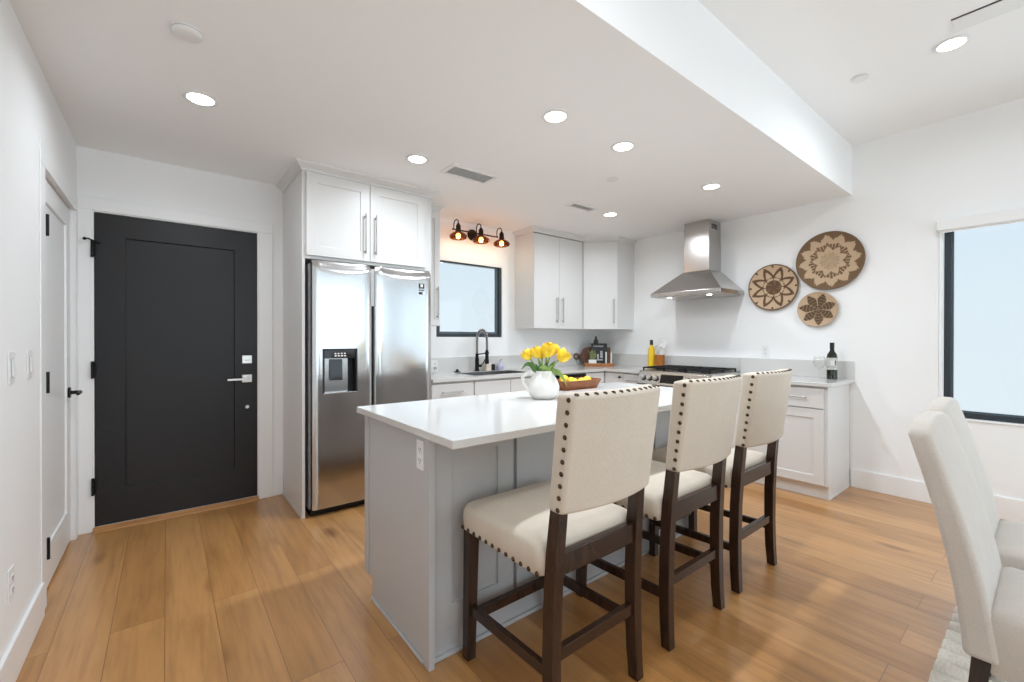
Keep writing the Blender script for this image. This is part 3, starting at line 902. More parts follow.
# coil spring around the hose
def along(pts, s):
    tot = [0]
    for a, b in zip(pts, pts[1:]): tot.append(tot[-1] + (Vector(b) - Vector(a)).length)
    q = s * tot[-1]
    for i in range(len(pts) - 1):
        if q <= tot[i + 1] + 1e-9:
            f = (q - tot[i]) / max(tot[i + 1] - tot[i], 1e-9)
            return Vector(pts[i]).lerp(Vector(pts[i + 1]), f), (Vector(pts[i + 1]) - Vector(pts[i])).normalized()
    return Vector(pts[-1]), (Vector(pts[-1]) - Vector(pts[-2])).normalized()
coil = []
turns = 34
for k in range(turns * 8 + 1):
    p, tn = along(path, k / (turns * 8))
    ux = Vector((1, 0, 0)); wy = tn.cross(ux).normalized(); a = 2 * PI * k / 8
    coil.append(p + (ux * math.cos(a) + wy * math.sin(a)) * 0.0145)
MB().tube(coil, 0.0032, 6).build('spring', 'nickel', fa, smooth=60)
MB().lathe([(0, 0), (0.020, 0), (0.022, 0.01), (0.019, 0.05), (0.015, 0.13), (0.012, 0.15), (0, 0.15)], (fx, fy - 0.18, CT + 0.085), 20).build('spray_head', 'black_metal', fa, smooth=35)
mb = MB(); mb.cyl((fx, fy, CT + 0.175), (fx, fy - 0.17, CT + 0.195), 0.006, n=10); mb.lathe([(0.017, -0.012), (0.021, -0.012), (0.021, 0.012), (0.017, 0.012)], (fx, fy - 0.18, CT + 0.195), 16, closed_profile=True)
mb.build('holder_arm', 'black_metal', fa, smooth=40)
mb = MB(); mb.cyl((fx + 0.015, fy, CT + 0.055), (fx + 0.055, fy, CT + 0.055), 0.014, n=14); mb.tube([(fx + 0.045, fy, CT + 0.055), (fx + 0.075, fy - 0.01, CT + 0.085), (fx + 0.095, fy - 0.015, CT + 0.125)], 0.006, 8)
mb.build('lever', 'black_metal', fa, smooth=40)
mb = MB().lathe([(0, 0), (0.034, 0), (0.032, 0.006), (0.016, 0.012), (0.013, 0.024), (0.016, 0.030), (0, 0.032)], (2.315, 3.80, CT), 20)
tag(mb.build('sink_stopper', 'black_metal', smooth=35), 'black domed sink stopper lying on the counter left of the faucet', 'sink stopper')
# soap things behind the sink
r = thing('soap_bottle', 'lavender round soap bottle with pump behind the sink', 'soap bottle', (2.86, 3.80, CT))
MB().lathe([(0, 0), (0.030, 0), (0.038, 0.012), (0.040, 0.035), (0.034, 0.060), (0.016, 0.075), (0.013, 0.082), (0, 0.082)], (2.86, 3.80, CT), 24).build('bottle', 'lavender', r, smooth=50)
mb = MB(); mb.cyl((2.86, 3.80, CT + 0.080), (2.86, 3.80, CT + 0.112), 0.006, n=10); mb.tube([(2.86, 3.80, CT + 0.112), (2.862, 3.785, CT + 0.116), (2.865, 3.765, CT + 0.110)], 0.005, 8)
mb.build('pump', 'nickel', r, smooth=40)
r = thing('sponge_cup', 'small black cup between faucet and lavender soap bottle', 'cup', (2.768, 3.81, CT))
MB().lathe([(0, 0), (0.025, 0), (0.027, 0.065), (0.023, 0.065), (0.022, 0.006), (0, 0.006)], (2.768, 3.81, CT), 20).build('cup', 'black_plastic', r, smooth=35)
r = thing('soap_dish', 'cream coloured soap block standing right beside the faucet', 'soap', (2.690, 3.80, CT))
MB().box(2.660, 2.728, 3.775, 3.825, CT, CT + 0.085).build('block', 'cream_soap', r, bevel=0.008, seg=3)

# ---------------------------------------------------------------- outlets in the kitchen
r = wall_plate('outlet', 'white outlet with a plug on the backsplash beside the refrigerator', 'outlet', frame((2.094, YB - 0.020, 0.985), (1, 0, 0), (0, -1, 0)), 0.072, 0.117, 'outlet')
mb = MB(frame((2.094, YB - 0.020, 0.985), (1, 0, 0), (0, -1, 0))); mb.box(-0.014, 0.014, 0.008, 0.034, -0.034, -0.008)
mb.build('plug', 'grey_plastic', r, bevel=0.004)
wall_plate('outlet', 'white outlet on the stove wall between range and wine bottle', 'outlet', frame((XR, 1.765, 1.135), (0, -1, 0), (-1, 0, 0)), 0.072, 0.117, 'outlet')

# ---------------------------------------------------------------- range
RY0, RY1 = 2.004, 2.768
rg = thing('gas_range', 'stainless steel slide-in gas range with black grates on the stove wall', 'range', (4.22, 2.386, 0))
RF = 3.965
mb = MB(); mb.box(RF + 0.01, XR - 0.016, RY0, RY1, 0.02, 0.905); mb.box(RF + 0.05, XR - 0.03, RY0 + 0.01, RY1 - 0.01, 0, 0.02)
mb.build('body', 'range_steel', rg)
MR = frame((RF + 0.01, 0, 0), (0, -1, 0), (-1, 0, 0))
od = MB(MR).box(-RY1 + 0.004, -RY0 - 0.004, 0, 0.035, 0.24, 0.775).build('oven_door', 'range_steel', rg, bevel=0.004)
MB(MR).box(-RY1 + 0.10, -RY0 - 0.10, 0.034, 0.038, 0.33, 0.62).build('window', 'black_glass', od)
bar_handle(MR, -(RY0 + RY1) / 2, 0.725, 0.66, False, od, d0=0.035, r=0.011, out=0.045)
MB(MR).box(-RY1 + 0.004, -RY0 - 0.004, 0, 0.03, 0.04, 0.232).build('drawer', 'range_steel', rg, bevel=0.004)
# slanted control fascia
fz0, fz1 = 0.788, 0.912
fas = MB(); fas.hexa([(RF - 0.065, RY0, fz0), (RF + 0.02, RY0, fz0), (RF + 0.02, RY1, fz0), (RF - 0.065, RY1, fz0)],
                     [(RF - 0.020, RY0, fz1), (RF + 0.02, RY0, fz1), (RF + 0.02, RY1, fz1), (RF - 0.020, RY1, fz1)])
fo = fas.build('fascia', 'range_steel', rg, bevel=0.003)
MB().box(RF - 0.068, RF + 0.02, RY0, RY1, 0.778, 0.787).build('fascia_lip', 'iron_grate', rg)
sl = Vector((-(fz1 - fz0), 0, 0.045)).normalized()      # outward normal of the slanted face
for yy in (2.707, 2.632, 2.557, 2.214, 2.139, 2.064):
    c = Vector((RF - 0.0425, yy, (fz0 + fz1) / 2))
    mb = MB(); mb.cyl(c, c + sl * 0.008, 0.030, 0.029, n=20, m=1); mb.cyl(c + sl * 0.008, c + sl * 0.034, 0.023, 0.020, n=20, m=0)
    mb.build('knob', ['nickel', 'black_plastic'], rg, smooth=40)
c0, c1 = 0.22, 0.80
def onf(y, t):   # a point on the slanted face
    return Vector((RF - 0.065 + 0.045 * t, y, fz0 + (fz1 - fz0) * t))
mb = MB(); q = [onf(2.507, 0.18), onf(2.264, 0.18), onf(2.264, 0.86), onf(2.507, 0.86)]
mb.hexa([p - sl * 0.002 for p in q], [p + sl * 0.002 for p in q]); mb.build('display', 'black_glass', fo)
MB().box(RF - 0.018, XR - 0.016, RY0, RY1, 0.905, 0.925).build('cooktop', 'range_steel', rg, bevel=0.003)
mb = MB(); mb.box(RF + 0.03, XR - 0.06, RY0 + 0.02, RY1 - 0.02, 0.925, 0.928); mb.build('burner_pan', 'black_plastic', rg)
for gi, (ga, gb) in enumerate(((RY0 + 0.015, RY0 + 0.26), (RY0 + 0.265, RY1 - 0.265), (RY1 - 0.26, RY1 - 0.015))):
    mb = MB(); z0, z1 = 0.945, 0.960; xa, xb = RF + 0.015, XR - 0.055; w = 0.012
    mb.box(xa, xb, ga, ga + w, z0, z1); mb.box(xa, xb, gb - w, gb, z0, z1); mb.box(xa, xa + w, ga, gb, z0, z1); mb.box(xb - w, xb, ga, gb, z0, z1)
    mid = (xa + xb) / 2; gm = (ga + gb) / 2
    mb.box(mid - w / 2, mid + w / 2, ga, gb, z0, z1); mb.box(xa, xb, gm - w / 2, gm + w / 2, z0, z1 + 0.002)
    for xx in (xa, xb - w, mid - w / 2):
        for yy in (ga, gb - w):
            mb.box(xx, xx + w, yy, yy + w, 0.924, z0)
    for xx in (xa + 0.13, xb - 0.13):
        mb.lathe([(0, 0.925), (0.040, 0.925), (0.038, 0.940), (0, 0.942)], (xx, gm, 0), 16)
    mb.build('grate', 'iron_grate', rg, bevel=0.001, seg=1)

# ---------------------------------------------------------------- range hood
hd = thing('range_hood', 'stainless steel pyramid range hood with chimney on the stove wall', 'range hood', (4.33, 2.344, 1.70))
HX, HY0, HY1 = 4.075, 1.968, 2.724
cx0, cy0, cy1 = 4.312, 2.203, 2.480
cn = MB()
cn.box(HX, XR, HY0, HY1, 1.700, 1.738)
cn.hexa([(HX, HY0, 1.738), (XR, HY0, 1.738), (XR, HY1, 1.738), (HX, HY1, 1.738)], [(cx0 - 0.004, cy0 - 0.004, 1.962), (XR, cy0 - 0.004, 1.962), (XR, cy1 + 0.004, 1.962), (cx0 - 0.004, cy1 + 0.004, 1.962)])
co = cn.build('canopy', 'hood_steel', hd, bevel=0.002)
MB().box(HX + 0.03, XR - 0.02, HY0 + 0.03, HY1 - 0.03, 1.692, 1.701).build('filter', 'nickel', co)
for yy in (2.13, 2.56):
    mb = MB().lathe([(0, 1.689), (0.022, 1.689), (0.024, 1.693), (0, 1.693)], (HX + 0.10, yy, 0), 16)
    mb.build('hood_lamp', 'lamp_lens', co, smooth=40)
MB().box(cx0, XR, cy0, cy1, 1.960, 2.24).build('chimney', 'hood_steel', hd, bevel=0.002)
MB().box(cx0 + 0.005, XR, cy0 + 0.005, cy1 - 0.005, 2.24, ZC - 0.001).build('upper_chimney', 'hood_steel', hd, bevel=0.002)
mb = MB()
for k in range(4):
    mb.box(cx0 + 0.06, cx0 + 0.17, cy0 + 0.003, cy0 + 0.006, 2.392 + k * 0.013, 2.400 + k * 0.013)
mb.build('vent_slot', 'dark_gap', hd)

# ---------------------------------------------------------------- woven wall baskets
def basket(name, label, cy, cz, R, pattern, mats, coils, segs=144, depth=0.045):
    mb = MB()
    n_ = coils * 2
    rings = []
    for i in range(n_ + 1):
        q = i / n_; rr = max(R * q, 0.0008)
        dish = depth * 0.75 * q ** 3 + 0.006
        rings.append((rr, dish + 0.0022 * abs(math.sin(PI * q * coils))))
    vs_, fs, ms = [], [], []
    for rr, dd in rings:
        for k in range(segs):
            a = 2 * PI * k / segs
            vs_.append((XR - dd, cy - rr * math.cos(a), cz + rr * math.sin(a)))
    for i in range(n_):
        for k in range(segs):
            k2 = (k + 1) % segs
            fs.append((i * segs + k, i * segs + k2, (i + 1) * segs + k2, (i + 1) * segs + k))
            ms.append(pattern((i // 2 * 2 + 1) / n_, (k + 0.5) / segs))
    # rim and back
    o_ = len(vs_); ed = rings[-1][1]
    for k in range(segs):
        a = 2 * PI * k / segs; vs_.append((XR - max(ed - 0.012, 0.002), cy - (R + 0.003) * math.cos(a), cz + (R + 0.003) * math.sin(a)))
    for k in range(segs):
        a = 2 * PI * k / segs; vs_.append((XR - 0.0005, cy - R * 0.55 * math.cos(a), cz + R * 0.55 * math.sin(a)))
    for k in range(segs):
        k2 = (k + 1) % segs
        fs.append((n_ * segs + k, n_ * segs + k2, o_ + k2, o_ + k)); ms.append(pattern(1.0, (k + 0.5) / segs))
        fs.append((o_ + k, o_ + k2, o_ + segs + k2, o_ + segs + k)); ms.append(1)
    fs.append(tuple(range(o_ + segs, o_ + 2 * segs))); ms.append(1)
    mb.add(vs_, fs); mb.mi = ms
    o = mb.build(name, mats, smooth=60)
    return tag(o, label, 'wall basket', 'woven baskets on the stove wall')
def tri(f, n_, ph=0.0):   # 1 at petal centre, 0 between petals
    t = (f * n_ + ph) % 1.0
    return 1 - abs(t - 0.5) * 2
def pat_big(q, f):
    t = tri(f, 12, 0.3)
    if q > 0.955: return 1
    if q > 0.70 + 0.23 * t: return 1          # brown between the outer petals
    if q > 0.63: return 0
    star = 0.36 + 0.17 * tri(f, 9, 0.1)
    if q > star + 0.055:                      # stitched band
        if q > 0.575 + 0.055 * t: return 0
        return 0 if int(f * 108) % 3 == 0 else 1
    if q > star: return 1
    if 0.05 < q < 0.30: return 3 if (int(f * 60) + int(q * 48)) % 4 == 0 else 0
    return 0
def pat_left(q, f):
    t = tri(f, 8, 0.0)
    if q > 0.965: return 1
    edge = 0.50 + 0.38 * t
    if edge - 0.135 < q < edge + 0.035: return 2
    if q < 0.10: return 2
    if q < 0.32: return 2 if int(q * 60 + f * 16) % 3 else 1
    if q < 0.42: return 1 if (f * 8) % 1.0 < 0.10 else 0
    if q < 0.475: return 1 if (f * 8 + 0.5) % 1.0 > 0.12 else 0
    if q > 0.86 and t < 0.12: return 2
    return 0
def pat_small(q, f):
    t = tri(f, 7, 0.15)
    if q < 0.12: return 1
    thr = 0.07 if q < 0.58 else 0.07 + 0.93 * (q - 0.58) / 0.36
    if q < 0.93 and t > thr: return 2 if int(q * 36) % 3 else 1
    return 0
BM = ['straw_tan', 'straw_brown', 'straw_dark', 'straw_grey']
basket('wall_basket', 'largest round woven basket with star of tan petals on brown, upper right of three', 1.245, 1.942, 0.252, pat_big, ['straw_tan', 'straw_brown', 'straw_dark', 'straw_grey'], 24)
basket('wall_basket', 'tan woven basket with dark zigzag petal outlines, nearest the range hood', 1.695, 1.750, 0.218, pat_left, BM, 22)
basket('wall_basket', 'smallest woven basket with seven dark brown petals, below the largest basket', 1.331, 1.521, 0.153, pat_small, ['straw_tan', 'straw_grey', 'straw_dark', 'straw_grey'], 18)

# ---------------------------------------------------------------- dining window roller shade
r = thing('roller_shade', 'white rolled-up roller shade with bead cord above the dining window', 'roller shade', (XR, -0.3, 2.05))
MB().box(XR - 0.060, XR, -1.32, 0.566, 2.062, 2.140).build('cassette', 'shade_fabric', r, bevel=0.006)
mb = MB(); mb.box(XR - 0.040, XR - 0.034, -1.28, 0.535, 2.046, 2.064); mb.build('hem_bar', 'shade_fabric', r)
pts = []
for k in range(25):
    a = PI + PI * k / 24
    pts.append((XR - 0.020 + 0.014 * math.cos(a), 0.548, 0.98 + 0.03 * math.sin(a)))
mb = MB(); mb.tube([(XR - 0.034, 0.548, 2.06)] + pts + [(XR - 0.006, 0.548, 2.06)], 0.0022, 6)
mb.build('cord', 'shade_fabric', r, smooth=60)
# white jamb liner of the dining window
mb = MB(); mb.box(XR + 0.001, XR + 0.032, W2[1] - 0.022, W2[1] - 0.0005, W2[2], W2[3]); mb.box(XR - 0.012, XR + 0.03, W2[0], W2[1], W2[2] - 0.012, W2[2] + 0.001)
struct('trim_4', mb, 'trim_paint', 'white sill and liner of the dining window', 'window trim', bevel=0.002)

# ---------------------------------------------------------------- island
IX0, IX1, IY0, IY1 = 0.775, 2.700, 1.490, 2.120
isl = thing('kitchen_island', 'grey painted kitchen island cabinet with panelled seating side', 'island', (1.74, 1.8, 0))
mb = MB(); mb.box(IX0 + 0.018, IX1 - 0.018, IY0 + 0.02, IY1, 0.105, 0.884); mb.box(IX0 + 0.018, IX1 - 0.018, IY0 + 0.02, IY1 - 0.07, 0, 0.105)
mb.build('body', 'island_paint', isl)
for x0, x1, s in ((IX0, IX0 + 0.018, -1), (IX1 - 0.018, IX1, 1)):
    mb = MB(); mb.box(x0, x1, IY0 + 0.004, IY1 - 0.07, 0, 0.884); mb.box(x0, x1, IY1 - 0.07, IY1 + 0.003, 0.105, 0.884)
    mb.box(x0 - (0.006 if s < 0 else 0), x1 + (0.006 if s > 0 else 0), IY0 - 0.027, IY0 + 0.020, 0, 0.884)
    mb.box(x0 - (0.006 if s < 0 else 0), x1 + (0.006 if s > 0 else 0), IY1 - 0.030, IY1 + 0.022, 0.105, 0.884)
    mb.build('end_panel', 'island_paint', isl, bevel=0.0015)
MI = frame((0, IY0 + 0.02, 0), (1, 0, 0), (0, -1, 0))
edges = [(0.800, 1.196), (1.216, 1.738), (1.744, 2.262), (2.282, 2.676)]
for u0, u1 in edges:
    shaker(MI, u0, u1, 0.118, 0.880, t=0.020, rail=0.085, rec=0.011).build('panel', 'island_paint', isl, bevel=0.0015)
mb = MB(); mb.box(IX0 + 0.02, IX1 - 0.02, IY0 + 0.008, IY0 + 0.021, 0, 0.115); mb.box(IX0 + 0.02, IX1 - 0.02, IY0 - 0.005, IY0 + 0.009, 0, 0.018); mb.box(IX0 - 0.010, IX0, IY0 + 0.02, IY1 - 0.07, 0, 0.014)
mb.build('toe_board', 'island_paint', isl, bevel=0.003)
MK = frame((0, IY1, 0), (1, 0, 0), (0, 1, 0))
for k in range(4):
    u0 = IX0 + 0.024 + k * 0.470
    dr = shaker(MK, u0, u0 + 0.464, 0.112, 0.876).build('door', 'island_paint', isl, bevel=0.0015)
    bar_handle(MK, u0 + (0.42 if k % 2 == 0 else 0.044), 0.66, 0.2, True, dr)
ct = MB().box(0.738, 2.775, 1.240, 2.168, 0.885, CT)
tag(ct.build('island_countertop', 'quartz', bevel=0.003), 'white quartz countertop on the grey island', 'countertop')
wall_plate('outlet', 'white outlet on the end panel of the grey island', 'outlet', frame((IX0, 1.537, 0.800), (0, -1, 0), (-1, 0, 0)), 0.070, 0.114, 'outlet')

# ---------------------------------------------------------------- counter stools
def rrect(hw, hd, rad, z, cx=0, cy=0, n=5, bow=None):
    pts = []
    for sx, sy, a0 in ((1, 1, 0), (-1, 1, PI / 2), (-1, -1, PI), (1, -1, 3 * PI / 2)):
        for k in range(n + 1):
            a = a0 + (PI / 2) * k / n
            pts.append((cx + sx * (hw - rad) + rad * math.cos(a), cy + sy * (hd - rad) + rad * math.sin(a), z))
    return pts

def curve_leg(pts, w, d_):
    """square leg swept through points (x, y, z) with section sizes w (x) and d (y)"""
    mb = MB()
    rings = []
    for i, (x, y, z) in enumerate(pts):
        ww = w[i] if isinstance(w, (list, tuple)) else w
        dd = d_[i] if isinstance(d_, (list, tuple)) else d_
        rings.append([(x - ww / 2, y - dd / 2, z), (x + ww / 2, y - dd / 2, z), (x + ww / 2, y + dd / 2, z), (x - ww / 2, y + dd / 2, z)])
    return mb.loft(rings)

def nail(mb, p, nrm, r=0.0085):
    nv = Vector(nrm).normalized(); u = nv.orthogonal().normalized(); w = nv.cross(u); p = Vector(p)
    rings = []
    for rr, h in ((1.0, 0.0), (0.93, 0.30), (0.66, 0.62), (0.25, 0.78)):
        rings.append([p + (u * math.cos(2 * PI * k / 10) + w * math.sin(2 * PI * k / 10)) * r * rr + nv * r * h for k in range(10)])
    mb.loft(rings)

def make_stool(label):
    t = thing('counter_stool', label, 'stool', (0, 0, 0), 'counter stools at the island')
    LX = 0.212
    for s in (-1, 1):
        curve_leg([(s * 0.218, 0.240, 0), (s * 0.206, 0.240, 0.52)], [0.038, 0.046], [0.038, 0.046]).build('leg', 'espresso_wood', t, bevel=0.002)
        rear = [(s * 0.213, -0.228, 0), (s * 0.211, -0.221, 0.10), (s * 0.209, -0.217, 0.25), (s * 0.206, -0.219, 0.42), (s * 0.203, -0.227, 0.58), (s * 0.200, -0.238, 0.70), (s * 0.198, -0.250, 0.82), (s * 0.196, -0.266, 0.98)]
        curve_leg(rear, [0.038, 0.040, 0.041, 0.041, 0.041, 0.040, 0.036, 0.032], [0.040, 0.043, 0.045, 0.046, 0.045, 0.042, 0.034, 0.026]).build('leg', 'espresso_wood', t, bevel=0.002, smooth=30)
    for s in (-1, 1):
        mb = MB(); mb.hexa([(s * LX - 0.011, -0.205, 0.190), (s * LX + 0.011, -0.205, 0.190), (s * LX + 0.011, 0.23, 0.176), (s * LX - 0.011, 0.23, 0.176)],
                           [(s * LX - 0.011, -0.205, 0.226), (s * LX + 0.011, -0.205, 0.226), (s * LX + 0.011, 0.23, 0.214), (s * LX - 0.011, 0.23, 0.214)])
        mb.build('stretcher', 'espresso_wood', t, bevel=0.002)
    MB().box(-LX, LX, 0.228, 0.252, 0.140, 0.180).build('stretcher', 'espresso_wood', t, bevel=0.002)
    MB().box(-LX, LX, -0.230, -0.206, 0.240, 0.280).build('stretcher', 'espresso_wood', t, bevel=0.002)
    MB().box(-0.205, 0.205, -0.238, -0.210, 0.512, 0.580).build('rear_apron', 'espresso_wood', t, bevel=0.002)
    # seat cushion: soft box with a domed top
    rings = []
    for k, (z, g) in enumerate(((0.506, 0.0), (0.510, 0.004), (0.555, 0.007), (0.584, 0.005), (0.600, -0.004), (0.609, -0.018), (0.618, -0.050), (0.626, -0.10), (0.629, -0.17))):
        rings.append(rrect(0.236 + g, 0.232 + g, max(0.02, 0.035 + g * 0.6), z, 0, 0.033))
    st = MB(); st.loft(rings); st_o = st.build('seat', 'stool_linen', t, smooth=50)
    # nails along the bottom edge of the seat
    nb = []
    for k in range(12):
        y = 0.250 - k * 0.0395
        nb.append(((0.2400, y, 0.516), (1, 0, 0))); nb.append(((-0.2400, y, 0.516), (-1, 0, 0)))
    for k in range(13):
        nb.append((((k - 6) * 0.036, 0.2690, 0.516), (0, 1, 0)))
    for p, nr in nb:
        mb = MB(); nail(mb, p, nr, 0.0085); mb.build('nailhead', 'nailhead', t, smooth=60)
    # curved upholstered back
    def bp_(u, v, side):     # u -1..1 across, v 0..1 up, side 0 front .. 1 rear
        z = 0.722 + 0.362 * v
        yr = -0.276 - 0.050 * v                # rear surface, leaning back
        bow = 0.034 * (1 - u * u)
        hw = 0.223 - 0.002 * v
        th = 0.062 + 0.014 * v
        return Vector((u * hw, yr - bow + (1 - side) * th, z))
    NU, NV, ND = 14, 10, 4
    mb = MB()
    rings = []
    for j in range(NV + 1):
        v = j / NV
        ring = []
        for i in range(NU + 1): ring.append(bp_(-1 + 2 * i / NU, v, 1))
        for k in range(1, ND): ring.append(bp_(1, v, 1 - k / ND) + Vector((0.004 * math.sin(PI * k / ND), 0, 0)))
        for i in range(NU + 1): ring.append(bp_(1 - 2 * i / NU, v, 0))
        for k in range(1, ND): ring.append(bp_(-1, v, k / ND) - Vector((0.004 * math.sin(PI * k / ND), 0, 0)))
        rings.append(ring)
    # cap top and bottom with strips so that they follow the bow
    nring = len(rings[0])
    vs_ = [p for r_ in rings for p in r_]; fs = []
    for j in range(NV):
        for i in range(nring):
            k = (i + 1) % nring
            fs.append((j * nring + i, j * nring + k, (j + 1) * nring + k, (j + 1) * nring + i))
    def top_pt(i, s_, j): return (j * nring + i)
    for j, flip in ((0, True), (NV, False)):
        base_ = j * nring
        rear_i = list(range(NU + 1)); front_i = [NU + ND + (NU - i) for i in range(NU + 1)]
        # intermediate rows, slightly crowned
        rows = [[base_ + i for i in rear_i]]
        for k in range(1, ND):
            row = []
            for i in range(NU + 1):
                if i == 0: row.append(base_ + 2 * NU + ND + 1 + (ND - 1) - k + 0 if False else base_ + (2 * (NU + 1) + 2 * (ND - 1)) - 1 - (k - 1) if False else None)
                else: row.append(None)
            rows.append(row)
        u_of = lambda i: -1 + 2 * i / NU
        left_ids = [base_ + 2 * (NU + 1) + (ND - 1) + q for q in range(ND - 1)]      # front -> rear along the left side
        right_ids = [base_ + (NU + 1) + q for q in range(ND - 1)]                    # rear -> front along the right side
        for k in range(1, ND):
            side = 1 - k / ND
            for i in range(NU + 1):
                if i == 0: rows[k][i] = left_ids[ND - 1 - k]
                elif i == NU: rows[k][i] = right_ids[k - 1]
                else:
                    p = bp_(u_of(i), j / NV, side) + Vector((0, 0, (0.008 if j else -0.002) * math.sin(PI * k / ND)))
                    rows[k][i] = len(vs_); vs_.append(p)
        rows.append([base_ + i for i in front_i])
        for k in range(ND):
            for i in range(NU):
                f = (rows[k][i], rows[k][i + 1], rows[k + 1][i + 1], rows[k + 1][i])
                fs.append(f if not flip else f[::-1])
    mb.add(vs_, fs)
    bo = mb.build('backrest', 'stool_linen', t, bevel=0.010, seg=3, smooth=40)
    for s in (-1, 1):
        for k in range(10):
            v = 0.035 + 0.93 * k / 9
            p = bp_(s, v, 0.72) + Vector((s * 0.001, 0, 0))
            mb = MB(); nail(mb, p, (s, -0.15, 0), 0.0085); mb.build('nailhead', 'nailhead', bo, smooth=60)
    for k in range(13):
        u = -0.93 + 1.86 * k / 12
        p = bp_(u, 1.0, 0.84) + Vector((0, 0, 0.002))
        mb = MB(); nail(mb, p, (0, -0.35, 1), 0.0080); mb.build('nailhead', 'nailhead', bo, smooth=60)
    return t
STOOL_Y = 1.195
st0 = make_stool('linen counter stool with nailhead trim, nearest the island outlet end')
st0.location = (1.146, STOOL_Y, 0)
dup(st0, (1.804, STOOL_Y + 0.012, 0), 'middle one of three linen counter stools along the island')
dup(st0, (2.428, STOOL_Y + 0.018, 0), 'linen counter stool at the range end of the island, farthest from the entry door')

# ---------------------------------------------------------------- rug and dining chairs
rg_ = MB()
rx0, rx1, ry0, ry1 = 1.35, 4.15, -2.2, 0.286
nr = 31
vs_, fs = [], []
prof = []
for k in range(nr):
    a = rx0 + (rx1 - rx0) * k / nr; w = (rx1 - rx0) / nr
    prof += [(a, 0.002), (a + w * 0.07, 0.015), (a + w * 0.25, 0.0215), (a + w * 0.5, 0.024), (a + w * 0.75, 0.0215), (a + w * 0.93, 0.015)]
prof.append((rx1, 0.006))
npf = len(prof)
ny = 3
ys = [ry0, ry0 + 0.5, ry1 - 0.01, ry1]
for yq in ys:
    for x, z in prof: vs_.append((x, yq, z if yq != ry1 else z * 0.8))
for j in range(len(ys) - 1):
    for i in range(npf - 1):
        fs.append((j * npf + i, j * npf + i + 1, (j + 1) * npf + i + 1, (j + 1) * npf + i))
b0 = len(vs_)
vs_ += [(rx0, ry0, 0.0), (rx1, ry0, 0.0), (rx1, ry1, 0.0), (rx0, ry1, 0.0)]
fs.append((b0 + 3, b0 + 2, b0 + 1, b0))
fs.append(tuple([b0, b0 + 1] + [i for i in range(npf - 1, -1, -1)]))
fs.append(tuple([b0 + 2, b0 + 3] + [(len(ys) - 1) * npf + i for i in range(npf)]))
fs.append((b0 + 3, b0, 0, npf, 2 * npf, 3 * npf)); fs.append((b0 + 1, b0 + 2, 4 * npf - 1, 3 * npf - 1, 2 * npf - 1, npf - 1))
rg_.add(vs_, fs)
tag(rg_.build('rug', 'rug_wool', smooth=60), 'cream ribbed wool rug under the dining chairs', 'rug')

def make_chair(label):
    t = thing('dining_chair', label, 'chair', (0, 0, 0), 'upholstered dining chairs')
    HW = 0.228
    # local: sitter faces -Y; back at +Y
    for s in (-1, 1):
        curve_leg([(s * 0.195, 0.045, 0.0), (s * 0.195, 0.020, 0.27)], [0.034, 0.044], [0.034, 0.044]).build('leg', 'espresso_wood', t, bevel=0.002)
        curve_leg([(s * 0.195, -0.395, 0.0), (s * 0.195, -0.395, 0.225)], [0.032, 0.044], [0.032, 0.044]).build('leg', 'espresso_wood', t, bevel=0.002)
    rings = []
    for z, g in ((0.215, -0.004), (0.221, 0.0), (0.34, 0.004), (0.386, 0.004), (0.404, -0.004), (0.416, -0.022), (0.424, -0.06), (0.429, -0.12)):
        rings.append(rrect(HW - 0.010 + g, 0.212 + g, max(0.012, 0.022 + g * 0.3), z, 0, -0.200))
    MB().loft(rings).build('seat', 'chair_linen', t, smooth=50)
    # back slab: leaning, slightly curved in profile, top corners rounded
    prof = []          # (height share, y_rear, thickness)
    for k in range(19):
        v = k / 18
        prof.append((v, 0.062 + 0.030 * v + 0.105 * v ** 1.7, 0.080 - 0.022 * v))
    mb = MB(); rings = []
    N = 16
    def zt(x, v):
        q = abs(x) / HW
        top = 0.964 - 0.024 * q ** 2 - 0.022 * q ** 6
        return 0.250 + (top - 0.250) * v
    for v, yr, th in prof:
        w = HW - 0.004 * max(0, (v - 0.9) / 0.1)
        rings.append([(-w + 2 * w * i / N, yr, zt(-w + 2 * w * i / N, v)) for i in range(N + 1)] + [(w - 2 * w * i / N, yr - th, zt(w - 2 * w * i / N, v)) for i in range(N + 1)])
    n0 = len(rings[0])
    mb.loft(rings, caps=False)
    vs_ = [p for r_ in (rings[0], rings[-1]) for p in r_]
    mb.add(vs_, [(i, i + 1, n0 - 2 - i, n0 - 1 - i) for i in range(N)] + [(n0 + n0 - 1 - i, n0 + n0 - 2 - i, n0 + i + 1, n0 + i) for i in range(N)])
    mb.weld = True
    mb.build('backrest', 'chair_linen', t, bevel=0.016, seg=4, smooth=50)
    return t
ch = make_chair('cream upholstered dining chair nearest the viewer, beside the rug edge')
ch.location = (2.160, 0.118, 0.0225)
dup(ch, (2.765, 0.156, 0.0225), 'cream upholstered dining chair behind the nearest one, towards the dining window')

